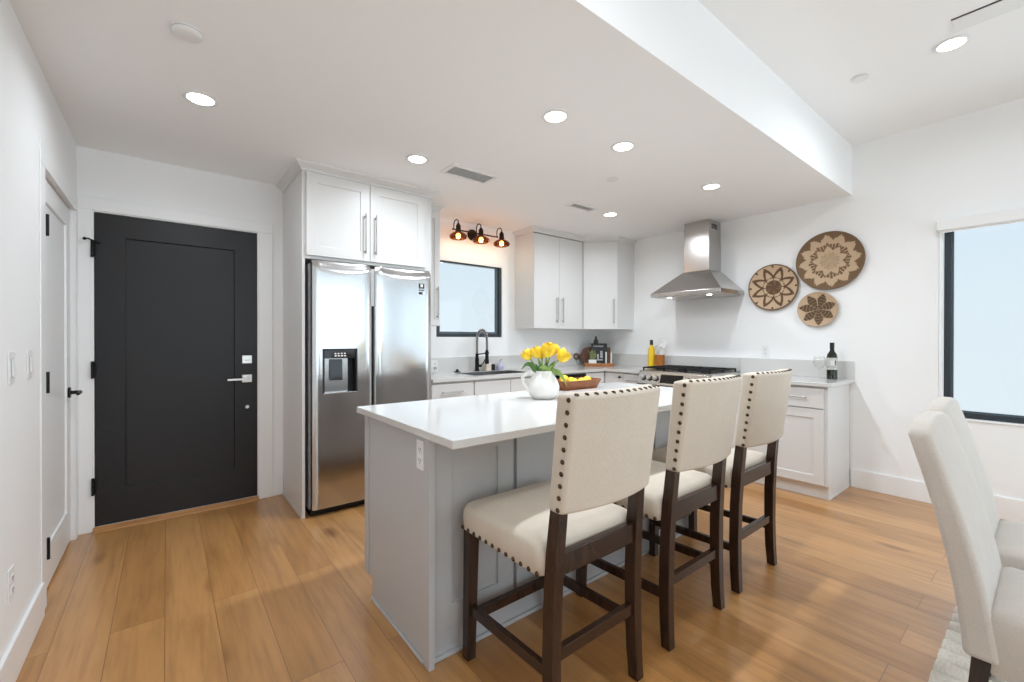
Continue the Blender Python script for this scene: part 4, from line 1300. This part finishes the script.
# ---------------------------------------------------------------- ceiling fittings
def make_downlight(label):
    t = thing('downlight', label, 'ceiling light', (0, 0, 0), 'recessed ceiling downlights')
    MB().lathe([(0.058, 0.0), (0.074, 0.0), (0.076, -0.004), (0.070, -0.008), (0.060, -0.007), (0.056, -0.003)], (0, 0, 0), 40, closed_profile=True).build('trim_ring', 'white_plastic', t, smooth=40)
    MB().lathe([(0, -0.0005), (0.058, -0.0005), (0.058, -0.0045), (0, -0.0050)], (0, 0, 0), 32).build('lens', 'lamp_lens', t, smooth=40)
    return t
d0 = make_downlight('lit downlight in the low ceiling in front of the entry door')
spots = [(0.138, 2.731, ZC, None), (1.678, 1.724, ZC, 'lit downlight above the left end of the island'), (2.276, 1.723, ZC, 'lit downlight above the middle of the island'),
         (3.424, 1.732, ZC, 'lit downlight in front of the range hood'), (1.339, 2.72, ZC, 'lit downlight in front of the refrigerator cabinet'),
         (3.41, 2.736, ZC, 'lit downlight in front of the corner wall cabinets'), (3.418, 0.37, ZH, 'lit downlight in the high ceiling near the dining window'),
         (0.90, 0.37, ZH, 'unseen downlight added in the high ceiling above the viewer'), (0.90, -2.6, ZH, 'unseen downlight added in the high ceiling at the rear, left side'), (3.418, -2.6, ZH, 'unseen downlight added in the high ceiling at the rear, right side')]  # these three are unseen lamps added for more light
for i, (x, y, z, lb) in enumerate(spots):
    o = d0 if i == 0 else dup(d0, (x, y, z), lb)
    o.location = (x, y, z)
    gain = 0.07 if z > 2.6 else {0: 0.34, 1: 0.60, 2: 0.62, 3: 0.14, 4: 0.05, 5: 0.26}[i]
    area_light('downlight_lamp', (0, 0, -0.007), (0, 0, 0), 0.10, 0.10, DOWNLIGHT_W * gain, (0.84, 0.92, 1.0), 'DISK', math.radians(165), parent=o)

def detector(label, x, y, z, R, h, name='smoke_detector', cat='smoke detector'):
    t = thing(name, label, cat, (x, y, z))
    MB().lathe([(0, 0), (R, 0), (R, -h * 0.55), (R * 0.92, -h * 0.8), (R * 0.7, -h), (0, -h)], (x, y, z), 32).build('housing', 'white_plastic', t, smooth=35)
    MB().lathe([(R * 0.99, -h * 0.30), (R * 1.012, -h * 0.30), (R * 1.012, -h * 0.42), (R * 0.99, -h * 0.42)], (x, y, z), 32, closed_profile=True).build('vent_ring', 'grey_plastic', t, smooth=35)
    return t
detector('white smoke detector in the low ceiling near the left wall', 0.068, 2.166, ZC, 0.052, 0.022)
detector('small white sprinkler cap in the low ceiling above the island', 2.678, 2.129, ZC, 0.042, 0.010, 'sprinkler_cap', 'sprinkler cap')
detector('white sprinkler cap in the high ceiling near the soffit', 3.408, 0.778, ZH, 0.045, 0.016, 'sprinkler_cap', 'sprinkler cap')

def vent(label, x0, x1, y0, y1, z=ZC, slats=9, name='ceiling_vent'):
    t = thing(name, label, 'ceiling vent', ((x0 + x1) / 2, (y0 + y1) / 2, z), 'ceiling air vents')
    f = 0.028
    mb = MB(); mb.box(x0, x1, y0, y0 + f, z - 0.008, z); mb.box(x0, x1, y1 - f, y1, z - 0.008, z); mb.box(x0, x0 + f, y0 + f, y1 - f, z - 0.008, z); mb.box(x1 - f, x1, y0 + f, y1 - f, z - 0.008, z)
    mb.build('frame', 'white_plastic', t, bevel=0.002)
    MB().box(x0 + f, x1 - f, y0 + f, y1 - f, z - 0.0015, z).build('duct', 'grey_plastic', t)
    for k in range(slats):
        yy = y0 + f + (y1 - y0 - 2 * f) * (k + 0.5) / slats
        mb = MB(); mb.hexa([(x0 + f, yy - 0.006, z - 0.007), (x1 - f, yy - 0.006, z - 0.007), (x1 - f, yy + 0.001, z - 0.0015), (x0 + f, yy + 0.001, z - 0.0015)],
                           [(x0 + f, yy - 0.005, z - 0.0078), (x1 - f, yy - 0.005, z - 0.0078), (x1 - f, yy + 0.004, z - 0.0015), (x0 + f, yy + 0.004, z - 0.0015)])
        mb.build('slat', 'white_plastic', t)
    return t
vent('white rectangular air vent in the ceiling beside the refrigerator cabinet', 1.570, 1.969, 2.630, 2.828)
vent('white rectangular air vent in the ceiling in front of the two-door wall cabinet', 2.855, 3.180, 2.684, 2.812, slats=7)
# access hatch in the high ceiling
t = thing('ceiling_hatch', 'white rectangular panel in the high ceiling above the dining side', 'ceiling panel', (3.23, 0.0, ZH))
MB().box(3.165, 3.300, -0.62, 0.345, ZH - 0.007, ZH).build('panel', 'white_plastic', t, bevel=0.003)
MB().box(3.158, 3.165, -0.62, 0.345, ZH - 0.004, ZH).build('shadow_strip', 'dark_gap', t)  # dark strip stands for the shadow along the panel edge

# ---------------------------------------------------------------- sconce above the sink window
sc_ = thing('vanity_light', 'three-lamp bronze wall light with amber shades above the sink window', 'wall light', (2.553, YB, 2.36))
MB().lathe([(0, 0), (0.060, 0), (0.060, -0.010), (0.052, -0.022), (0.02, -0.028), (0, -0.028)], (2.553, YB, 2.362), 28, axis='y').build('backplate', 'bronze_metal', sc_, smooth=40)
by, bz = YB - 0.095, 2.362
mb = MB(); mb.cyl((2.262, by, bz), (2.820, by, bz), 0.007, n=10); mb.cyl((2.553, YB - 0.02, bz), (2.553, by, bz), 0.009, n=10)
mb.sphere((2.262, by, bz), 0.010, 10); mb.sphere((2.820, by, bz), 0.010, 10)
mb.build('bar', 'bronze_metal', sc_, smooth=40)
for xx in (2.272, 2.545, 2.812):
    ly = by - 0.085
    pts = [(xx, by, bz)]
    for k in range(13):
        a = PI * k / 12
        pts.append((xx, by - 0.0425 + 0.0425 * math.cos(a), bz + 0.050 + 0.038 * math.sin(a)))
    pts.append((xx, ly, bz + 0.03))
    arm = MB().tube(pts, 0.0055, 10).build('arm', 'bronze_metal', sc_, smooth=50)
    MB().lathe([(0, bz + 0.040), (0.013, bz + 0.040), (0.016, bz + 0.030), (0.024, bz + 0.020), (0.026, bz - 0.025), (0.030, bz - 0.030), (0.030, bz - 0.042), (0, bz - 0.042)], (xx, ly, 0), 20).build('socket', 'bronze_metal', arm, smooth=30)
    sh = MB(); z0 = bz - 0.042
    outer = [(0.026, z0 + 0.002), (0.046, z0 - 0.006), (0.070, z0 - 0.020), (0.086, z0 - 0.036), (0.090, z0 - 0.050), (0.084, z0 - 0.062), (0.070, z0 - 0.070)]
    inner = [(r_ - 0.003, z_ - 0.002) for r_, z_ in reversed(outer)]
    sh.lathe(outer + inner, (xx, ly, 0), 28, closed_profile=True)
    sh.build('shade', 'shade_amber', arm, smooth=50)
    MB().sphere((xx, ly, z0 - 0.040), 0.024, 16, (1, 1, 1.1)).build('bulb', 'bulb_glow', arm, smooth=60)
    pl = bpy.data.lights.new('sconce_lamp', 'POINT'); pl.energy = 0.26; pl.color = (1.0, 0.82, 0.58); pl.shadow_soft_size = 0.03
    po = bpy.data.objects.new('sconce_lamp', pl); COL.objects.link(po); po.location = (xx, ly, z0 - 0.095)

# ---------------------------------------------------------------- things on the island
px, py = 1.682, 1.824
v = thing('pitcher', 'white ceramic pitcher with handle holding yellow tulips', 'pitcher', (px, py, CT))
prof = [(0, 0), (0.058, 0), (0.068, 0.006), (0.083, 0.028), (0.091, 0.052), (0.0905, 0.070), (0.083, 0.094), (0.069, 0.120), (0.056, 0.142), (0.051, 0.152), (0.052, 0.157)]
inner = [(r_ - 0.004, z_ + (0.004 if z_ < 0.01 else 0)) for r_, z_ in reversed(prof[1:])] + [(0, 0.006)]
MB().lathe(prof + inner, (px, py, CT), 36).build('body', 'ceramic_white', v, smooth=50)
hd_ = Vector((-0.85, 0.45, 0)).normalized()
pts = [(px + hd_.x * q, py + hd_.y * q, CT + z_) for q, z_ in ((0.046, 0.132), (0.066, 0.146), (0.090, 0.148), (0.110, 0.138), (0.121, 0.118), (0.120, 0.098), (0.110, 0.078), (0.097, 0.062), (0.084, 0.054))]
MB().tube(pts, 0.0095, 12).build('handle', 'ceramic_white', v, smooth=60)

LEAF_RND = random.Random(11)
def leaf_mb(base, tip, bend, width, n=9):
    """a folded strap leaf with thickness"""
    b, t_, c = Vector(base), Vector(tip), Vector(bend)
    ang = math.radians(51.5 + LEAF_RND.uniform(-40, 40))
    wide = Vector((math.cos(ang), math.sin(ang), 0.25))
    mb = MB(); top, bot = [], []
    rings = []
    for k in range(n + 1):
        s = k / n
        p = b * (1 - s) ** 2 + c * 2 * s * (1 - s) + t_ * s * s
        tn = (b * (-2 * (1 - s)) + c * (2 - 4 * s) + t_ * 2 * s).normalized()
        sd = tn.cross(wide)
        sd = sd.normalized() if sd.length > 1e-3 else Vector((1, 0, 0))
        up = sd.cross(tn).normalized()
        w = width * (math.sin(PI * (0.12 + 0.88 * s) ** 0.8) + 0.03)
        rings.append([p - sd * w + up * w * 0.35, p - up * 0.0008, p + sd * w + up * w * 0.35, p + up * 0.0012])
    mb.loft(rings)
    return mb

def tulip(label, bloom, root, size, open_, leaves, tone=0):
    t = thing('tulip', label, 'flower', root, 'yellow tulips in the white pitcher')
    b = Vector(bloom); q = Vector(root)
    c = Vector((q.x * 0.75 + b.x * 0.25, q.y * 0.75 + b.y * 0.25, (q.z + b.z) / 2 + 0.02))
    pts = [q * (1 - s) ** 2 + c * 2 * s * (1 - s) + b * s * s for s in [k / 8 for k in range(9)]]
    MB().tube(pts, 0.0042, 8).build('stem', 'tulip_pale_green', t, smooth=60)
    ax = (pts[-1] - pts[-2]).normalized()
    u = ax.orthogonal().normalized(); w = ax.cross(u)
    mb = MB()
    for layer in range(3):
        for k in range(3):
            a0 = 2 * PI * (k + 0.5 * layer) / 3 + 0.3 + 0.2 * layer
            rings = []
            for j in range(9):
                s = j / 8
                rad = size * (0.16 + 0.92 * math.sin(PI * (0.10 + 0.62 * s)) ** 0.9) * (1.0, 0.90, 0.68)[layer] * (1 + open_ * s * s * 0.3)
                half = (0.95 if layer == 0 else 0.85) * math.sin(PI * min(1, 0.18 + 0.80 * s)) ** 0.7 + 0.04
                h = size * (2.05, 2.15, 2.0)[layer] * s - size * 0.25
                outer_, inner_ = [], []
                for i in range(7):
                    aa = a0 + (i / 6 * 2 - 1) * half
                    dirv = u * math.cos(aa) + w * math.sin(aa)
                    tip = -0.10 * size * ((i / 6 * 2 - 1) ** 2) * s
                    outer_.append(b + ax * (h + tip) + dirv * rad)
                    inner_.append(b + ax * (h + tip) + dirv * (rad - 0.0016))
                rings.append(outer_ + inner_[::-1])
            mb.loft(rings)
    mb.build('bloom', 'tulip_yellow', t, smooth=50)
    for tip, bend, wd, mt in leaves:
        leaf_mb(root, tip, bend, wd).build('leaf', mt, t, smooth=60)
    return t
RR = Vector((math.cos(math.radians(38.5)), -math.sin(math.radians(38.5)), 0))   # across the view
FF = Vector((math.sin(math.radians(38.5)), math.cos(math.radians(38.5)), 0))    # away from the viewer
def P(r_, f_, z_):
    return Vector((px, py, CT)) + RR * r_ + FF * f_ + Vector((0, 0, z_))
z0 = 0.09
tulip('leftmost yellow tulip in the pitcher', P(-0.080, -0.005, 0.229), P(-0.020, 0.0, z0), 0.029, 0.1,
      [(P(-0.128, -0.02, 0.160), P(-0.070, -0.01, 0.255), 0.016, 'tulip_green'), (P(-0.090, 0.02, 0.205), P(-0.03, 0.01, 0.17), 0.016, 'tulip_green')])
tulip('yellow tulip second from the left, low beside the tallest ones', P(-0.036, -0.020, 0.240), P(-0.010, -0.010, z0), 0.030, 0.1,
      [(P(-0.075, -0.035, 0.200), P(-0.030, -0.03, 0.17), 0.017, 'tulip_green')])
tulip('large open yellow tulip at the front top of the bunch', P(0.018, -0.030, 0.247), P(0.0, -0.015, z0), 0.037, 0.3,
      [(P(-0.030, -0.055, 0.225), P(-0.012, -0.045, 0.16), 0.016, 'tulip_green'), (P(0.048, -0.055, 0.190), P(0.012, -0.05, 0.17), 0.018, 'tulip_pale_green')])
tulip('tall yellow tulip behind the large open one', P(0.045, 0.030, 0.252), P(0.010, 0.015, z0), 0.034, 0.2,
      [(P(0.072, 0.02, 0.215), P(0.035, 0.02, 0.17), 0.017, 'tulip_green'), (P(0.018, -0.02, 0.235), P(0.010, -0.02, 0.17), 0.014, 'tulip_green')])
tulip('rightmost yellow tulip, leaning over the wooden bowl', P(0.092, -0.005, 0.222), P(0.022, 0.0, z0), 0.036, 0.2,
      [(P(0.128, -0.060, 0.072), P(0.065, -0.04, 0.225), 0.017, 'tulip_pale_green'), (P(-0.030, -0.075, 0.175), P(0.015, -0.065, 0.205), 0.019, 'tulip_pale_green'), (P(0.070, 0.0, 0.195), P(0.04, 0.0, 0.16), 0.016, 'tulip_green')])
tulip('yellow tulip at the back between the tall ones', P(-0.005, 0.055, 0.232), P(-0.004, 0.022, z0), 0.028, 0.1,
      [(P(-0.045, 0.05, 0.195), P(-0.020, 0.045, 0.16), 0.015, 'tulip_green')])

# wooden bowl with lemons
bx_, by_ = 2.188, 2.062
bw = thing('wooden_bowl', 'rectangular brown wooden bowl of lemons behind the pitcher', 'bowl', (bx_, by_, CT))
def bq(u, v_, z_):
    p = Vector((bx_ + u, by_ + v_, CT))
    return (p.x, p.y, CT + z_)
def rect_ring(hu, hv, z_, rad=0.018, sag=0.0):
    pts = rrect(hu, hv, min(rad, hu * 0.5), 0)
    return [bq(p[0], p[1], z_ + sag * (p[0] / hu) ** 2) for p in pts]
rings = [rect_ring(0.160, 0.072, 0.0), rect_ring(0.168, 0.080, 0.020, sag=0.002), rect_ring(0.186, 0.096, 0.052, sag=0.010), rect_ring(0.180, 0.090, 0.053, sag=0.010), rect_ring(0.162, 0.074, 0.020), rect_ring(0.152, 0.066, 0.010)]
MB().loft(rings).build('bowl', 'bowl_wood', bw, smooth=45)
def lemon(label, u, v_, z_, rz, s=1.0):
    mb = MB()
    c, sn = math.cos(rz), math.sin(rz)
    prof = [(0, -1.32), (0.10, -1.30), (0.16, -1.16), (0.46, -0.95), (0.80, -0.60), (0.98, -0.18), (0.98, 0.20), (0.80, 0.62), (0.45, 0.95), (0.17, 1.14), (0.10, 1.22), (0, 1.25)]
    mb.M = Matrix.Translation(Vector(bq(u, v_, z_))) @ Matrix.Rotation(rz, 4, 'Z') @ Matrix.Rotation(PI / 2 - 0.2, 4, 'Y')
    mb.lathe([(r_ * 0.0275 * s, h * 0.0285 * s) for r_, h in prof], (0, 0, 0), 20)
    o = mb.build('lemon', 'lemon_skin', smooth=60)
    return tag(o, label, 'lemon', 'lemons in the wooden bowl')
lemon('highest lemon at the left end of the wooden bowl', -0.108, -0.010, 0.066, 0.4, 1.15)
lemon('second lemon from the left in the wooden bowl', -0.040, -0.034, 0.044, -0.6, 1.1)
lemon('third lemon from the left in the wooden bowl', 0.040, -0.034, 0.043, -0.9, 1.1)
lemon('lemon at the right end of the wooden bowl', 0.115, -0.015, 0.050, 0.5, 1.1)
lemon('lemon at the rear of the wooden bowl', 0.005, 0.036, 0.044, 0.1, 1.1)

# ---------------------------------------------------------------- corner display: tray, board, cookbook, plant
kx, ky = 4.245, 3.585
du = Vector((math.cos(math.radians(-40)), math.sin(math.radians(-40)), 0)); dn = Vector((-0.643, -0.766, 0)).normalized()
def K(u, d_, z_):
    p = Vector((kx, ky, CT)) + du * u + dn * d_
    return Vector((p.x, p.y, CT + z_))
def kbox(mb, u0, u1, d0, d1, z0, z1, m=0, lean=0.0):
    f = lambda u, d_, z_: K(u, d_ - lean * z_, z_)
    return mb.hexa([f(u0, d0, z0), f(u1, d0, z0), f(u1, d1, z0), f(u0, d1, z0)], [f(u0, d0, z1), f(u1, d0, z1), f(u1, d1, z1), f(u0, d1, z1)], m)
t = thing('wooden_tray', 'oblong wooden tray in the counter corner below the diagonal cabinet', 'tray', tuple(K(0, 0, 0)))
mb = MB(); kbox(mb, -0.18, 0.18, -0.075, 0.075, 0, 0.012); kbox(mb, -0.18, 0.18, 0.063, 0.075, 0.012, 0.038); kbox(mb, -0.18, 0.18, -0.075, -0.063, 0.012, 0.038); kbox(mb, -0.18, -0.168, -0.063, 0.063, 0.012, 0.038); kbox(mb, 0.168, 0.18, -0.063, 0.063, 0.012, 0.038)
mb.build('tray', 'tray_wood', t, bevel=0.003)
# cutting board lying on its long edge, ring handle to the left
t = thing('cutting_board', 'dark wooden paddle cutting board with ring handle leaning behind the tray', 'cutting board', tuple(K(-0.02, -0.10, 0)))
mb = MB()
zc = 0.118
pts2 = []
for k in range(17):
    a = math.radians(90) + math.radians(180) * k / 16
    pts2.append((-0.115 + 0.085 * math.cos(a) * (1.0 if abs(math.sin(a)) > 0.2 else 1.0), zc + 0.118 * math.sin(a)))
outline = pts2 + [(0.16, zc - 0.118), (0.175, zc - 0.10), (0.175, zc + 0.10), (0.16, zc + 0.118)]
fr_, bk_ = [], []
LEAN = 0.16
for u, z_ in outline:
    fr_.append(K(u, -0.100 - LEAN * z_, z_)); bk_.append(K(u, -0.118 - LEAN * z_, z_))
mb.loft([bk_, fr_])
mb.build('paddle', 'board_wood', t, bevel=0.002)
mb = MB(); ring = []
for k in range(24):
    a = 2 * PI * k / 24
    ring.append(K(-0.262 + 0.030 * math.cos(a), -0.109 - LEAN * (zc + 0.033 * math.sin(a)), zc + 0.033 * math.sin(a)))
mb.tube(ring, 0.0095, 8, closed=True)
mb.hexa([K(-0.236, -0.102 - LEAN * zc, zc - 0.016), K(-0.19, -0.102 - LEAN * zc, zc - 0.022), K(-0.19, -0.117 - LEAN * zc, zc - 0.022), K(-0.236, -0.117 - LEAN * zc, zc - 0.016)],
        [K(-0.236, -0.102 - LEAN * zc, zc + 0.016), K(-0.19, -0.102 - LEAN * zc, zc + 0.022), K(-0.19, -0.117 - LEAN * zc, zc + 0.022), K(-0.236, -0.117 - LEAN * zc, zc + 0.016)])
mb.build('ring_handle', 'board_wood', t, smooth=40)
# cookbook leaning against the board
t = thing('cookbook', 'black cookbook standing upright on the wooden tray', 'book', tuple(K(0.03, -0.04, 0.012)))
mb = MB(); kbox(mb, -0.080, 0.120, -0.055, -0.030, 0.012, 0.285, 0, 0.14); mb.build('cover', 'book_black', t, bevel=0.002)
mb = MB()
for k in range(9):
    kbox(mb, -0.052 + k * 0.014, -0.043 + k * 0.014, -0.030, -0.029, 0.240, 0.258, 0, 0.14)
kbox(mb, -0.02, 0.06, -0.030, -0.029, 0.07, 0.085, 0, 0.14); kbox(mb, -0.01, 0.012, -0.030, -0.029, 0.09, 0.15, 0, 0.14); kbox(mb, 0.03, 0.06, -0.030, -0.0285, 0.10, 0.19, 0, 0.14)
mb.build('cover_print', 'grey_plastic', t)
# potted plant
t = thing('potted_plant', 'small olive green plant in a square white pot on the tray', 'plant', tuple(K(-0.085, 0.0, 0.012)))
mb = MB(); kbox(mb, -0.130, -0.035, 0.0, 0.055, 0.012, 0.082); mb.build('pot', 'ceramic_white', t, bevel=0.004)
rnd = random.Random(3)
for k in range(26):
    a = rnd.uniform(0, 2 * PI); s_ = rnd.uniform(0.02, 0.062); hh = rnd.uniform(0.04, 0.135)
    b_ = K(-0.082 + rnd.uniform(-0.02, 0.02), 0.028, 0.083); tp = K(-0.082 + s_ * math.cos(a), 0.028 + 0.4 * s_ * math.sin(a), 0.083 + hh)
    leaf_mb(b_, tp, (b_ + tp) / 2 + Vector((0, 0, 0.03)), 0.017, 6).build('leaf', 'leaf_olive', t, smooth=60)
# candle holders and small block
for u, lb in ((0.088, 'slim white candle on the tray in front of the cookbook'), (0.158, 'white candle beside the cookbook, at the range end of the tray')):
    t = thing('candle', lb, 'candle', tuple(K(u, 0.03, 0.012)), 'white candles on the tray')
    c = K(u, 0.03 if u < 0.1 else 0.0, 0.012)
    MB().lathe([(0, 0), (0.022, 0), (0.022, 0.006), (0.012, 0.012), (0.012, 0.022), (0, 0.022)], tuple(c), 16).build('holder', 'tray_wood', t, smooth=40)
    hgt = 0.165 if u < 0.1 else 0.155
    MB().lathe([(0, 0.018), (0.010, 0.018), (0.010, hgt), (0.004, hgt + 0.004), (0, hgt + 0.004)], tuple(c), 14).build('wax', 'paper_white', t, smooth=40)
t = MB(); kbox(t, -0.035, 0.040, 0.005, 0.050, 0.012, 0.036)
tag(t.build('butter_dish', 'ceramic_white', bevel=0.005), 'low white ceramic dish between plant and candle on the tray', 'dish')
c = K(0.0, -0.205, 0)
t = thing('pepper_mill', 'tall grey wooden pepper mill behind the cutting board', 'pepper mill', tuple(c))
MB().lathe([(0, 0), (0.032, 0), (0.033, 0.02), (0.026, 0.08), (0.030, 0.16), (0.036, 0.235), (0.038, 0.262), (0.030, 0.280), (0, 0.280)], tuple(c), 24).build('body', 'pepper_wood', t, smooth=50)
MB().lathe([(0, 0.278), (0.026, 0.280), (0.034, 0.300), (0.026, 0.330), (0.012, 0.350), (0.016, 0.362), (0.010, 0.376), (0, 0.380)], tuple(c), 24).build('top', 'pepper_wood', t, smooth=50)

# ---------------------------------------------------------------- oil bottle and utensil crock beside the range
ox, oy = 4.44, 2.955
t = thing('oil_bottle', 'yellow olive oil bottle with black cap left of the range', 'bottle', (ox, oy, CT))
MB().lathe([(0, 0), (0.031, 0), (0.0385, 0.004), (0.0385, 0.218), (0.034, 0.235), (0.017, 0.258), (0.0145, 0.280), (0, 0.280)], (ox, oy, CT), 24).build('bottle', 'oil_yellow', t, smooth=40)
MB().lathe([(0, 0.272), (0.0185, 0.272), (0.0185, 0.325), (0.016, 0.331), (0, 0.331)], (ox, oy, CT), 20).build('cap', 'foil_black', t, smooth=40)
ux, uy = 4.44, 2.845
t = thing('utensil_crock', 'round wooden utensil crock beside the yellow oil bottle', 'crock', (ux, uy, CT))
MB().lathe([(0, 0), (0.045, 0), (0.050, 0.005), (0.053, 0.080), (0.053, 0.150), (0.055, 0.158), (0.049, 0.158), (0.047, 0.080), (0.044, 0.010), (0, 0.010)], (ux, uy, CT), 28).build('crock', 'crock_wood', t, smooth=40)
def utensil(name, label, top, base, head, material):
    t = thing(name, label, 'utensil', base, 'utensils in the wooden crock')
    b, q = Vector(base), Vector(top)
    dv_ = (q - b).normalized()
    MB().cyl(b, q, 0.005, n=8).build('handle', material, t, smooth=40)
    if head == 'spatula':
        sd = dv_.cross(Vector((-0.85, -0.5, 0))).normalized(); th = dv_.cross(sd).normalized()
        f = lambda a_, s_, c_: q + dv_ * a_ + sd * s_ + th * c_
        MB().hexa([f(-0.005, -0.016, -0.004), f(-0.005, 0.016, -0.004), f(-0.005, 0.016, 0.004), f(-0.005, -0.016, 0.004)],
                  [f(0.075, -0.026, -0.002), f(0.075, 0.026, -0.002), f(0.075, 0.026, 0.002), f(0.075, -0.026, 0.002)]).build('blade', material, t, bevel=0.003)
    elif head == 'spoon':
        MB().sphere(tuple(q + dv_ * 0.025), 0.026, 14, (0.8, 0.8, 1.25)).build('spoon_bowl', material, t, smooth=60)
    else:
        mb = MB()
        sd = dv_.orthogonal().normalized(); w_ = dv_.cross(sd)
        for k in range(4):
            a = PI * k / 4; dd = sd * math.cos(a) + w_ * math.sin(a)
            mb.tube([q + dd * 0.024 * math.sin(2 * PI * j / 16) + dv_ * (0.040 - 0.046 * math.cos(2 * PI * j / 16)) for j in range(16)], 0.0018, 5, closed=True)
        mb.build('whisk_wires', material, t, smooth=60)
    return t
utensil('spatula', 'white silicone spatula standing in the wooden crock', (4.44, 2.800, CT + 0.245), (ux, uy + 0.01, CT + 0.0125), 'spatula', 'white_plastic')
utensil('spoon', 'white spoon standing in the wooden crock', (4.46, 2.842, CT + 0.235), (ux - 0.01, uy - 0.01, CT + 0.0125), 'spoon', 'white_plastic')
utensil('whisk', 'steel whisk standing in the wooden crock', (4.455, 2.878, CT + 0.185), (ux + 0.012, uy - 0.012, CT + 0.0125), 'whisk', 'nickel')

# ---------------------------------------------------------------- wine
wx, wy = 4.42, 1.188
t = thing('wine_bottle', 'dark green wine bottle with pale label near the counter end', 'bottle', (wx, wy, CT))
MB().lathe([(0, 0.006), (0.030, 0), (0.0375, 0.004), (0.0375, 0.190), (0.033, 0.212), (0.018, 0.236), (0.0145, 0.250), (0.0140, 0.298), (0.0158, 0.300), (0.0158, 0.308), (0, 0.308)], (wx, wy, CT), 28).build('bottle', 'wine_green', t, smooth=40)
MB().lathe([(0.0148, 0.252), (0.0160, 0.252), (0.0166, 0.309), (0.0148, 0.310)], (wx, wy, CT), 24, closed_profile=True).build('foil', 'foil_black', t, smooth=40)
mb = MB()
def lab(a0, a1, z0_, z1_, rr, m_):
    n_ = 14; rings = []
    for zz in (z0_, z1_):
        rings.append([(wx + rr * math.cos(a0 + (a1 - a0) * k / n_), wy + rr * math.sin(a0 + (a1 - a0) * k / n_), CT + zz) for k in range(n_ + 1)] +
                     [(wx + 0.0372 * math.cos(a1 - (a1 - a0) * k / n_), wy + 0.0372 * math.sin(a1 - (a1 - a0) * k / n_), CT + zz) for k in range(n_ + 1)])
    mb.loft(rings, m=m_)
ca = math.atan2(-wy, -wx)
lab(ca - 1.25, ca + 1.25, 0.082, 0.180, 0.0380, 0)
lab(ca - 0.30, ca + 0.45, 0.118, 0.160, 0.0384, 2)
lab(ca + 0.50, ca + 0.85, 0.120, 0.158, 0.0384, 1)
lab(ca - 0.9, ca + 0.9, 0.102, 0.106, 0.0384, 1)
mb.build('label', ['label_paper', 'label_ink', 'paper_white'], t, smooth=40)
def wineglass(label, x, y):
    t = thing('wine_glass', label, 'wine glass', (x, y, CT), 'wine glasses by the wine bottle')
    pr = [(0, 0), (0.034, 0), (0.034, 0.0015), (0.010, 0.006), (0.0042, 0.014), (0.0038, 0.075), (0.008, 0.086), (0.028, 0.100), (0.042, 0.122), (0.045, 0.145), (0.041, 0.172), (0.036, 0.190)]
    inn = [(0.0350, 0.190), (0.040, 0.172), (0.0438, 0.145), (0.0408, 0.122), (0.027, 0.102), (0.008, 0.090), (0, 0.089)]
    MB().lathe(pr[:6] , (x, y, CT), 24).build('stem', 'wine_glass', t, smooth=50)
    MB().lathe([(0, 0.075)] + pr[5:] + inn, (x, y, CT), 32).build('glass_bowl', 'wine_glass', t, smooth=60)
wineglass('clear wine glass standing right in front of the wine bottle', 4.28, 1.155)
wineglass('clear wine glass standing to the left of the wine bottle', 4.36, 1.262)
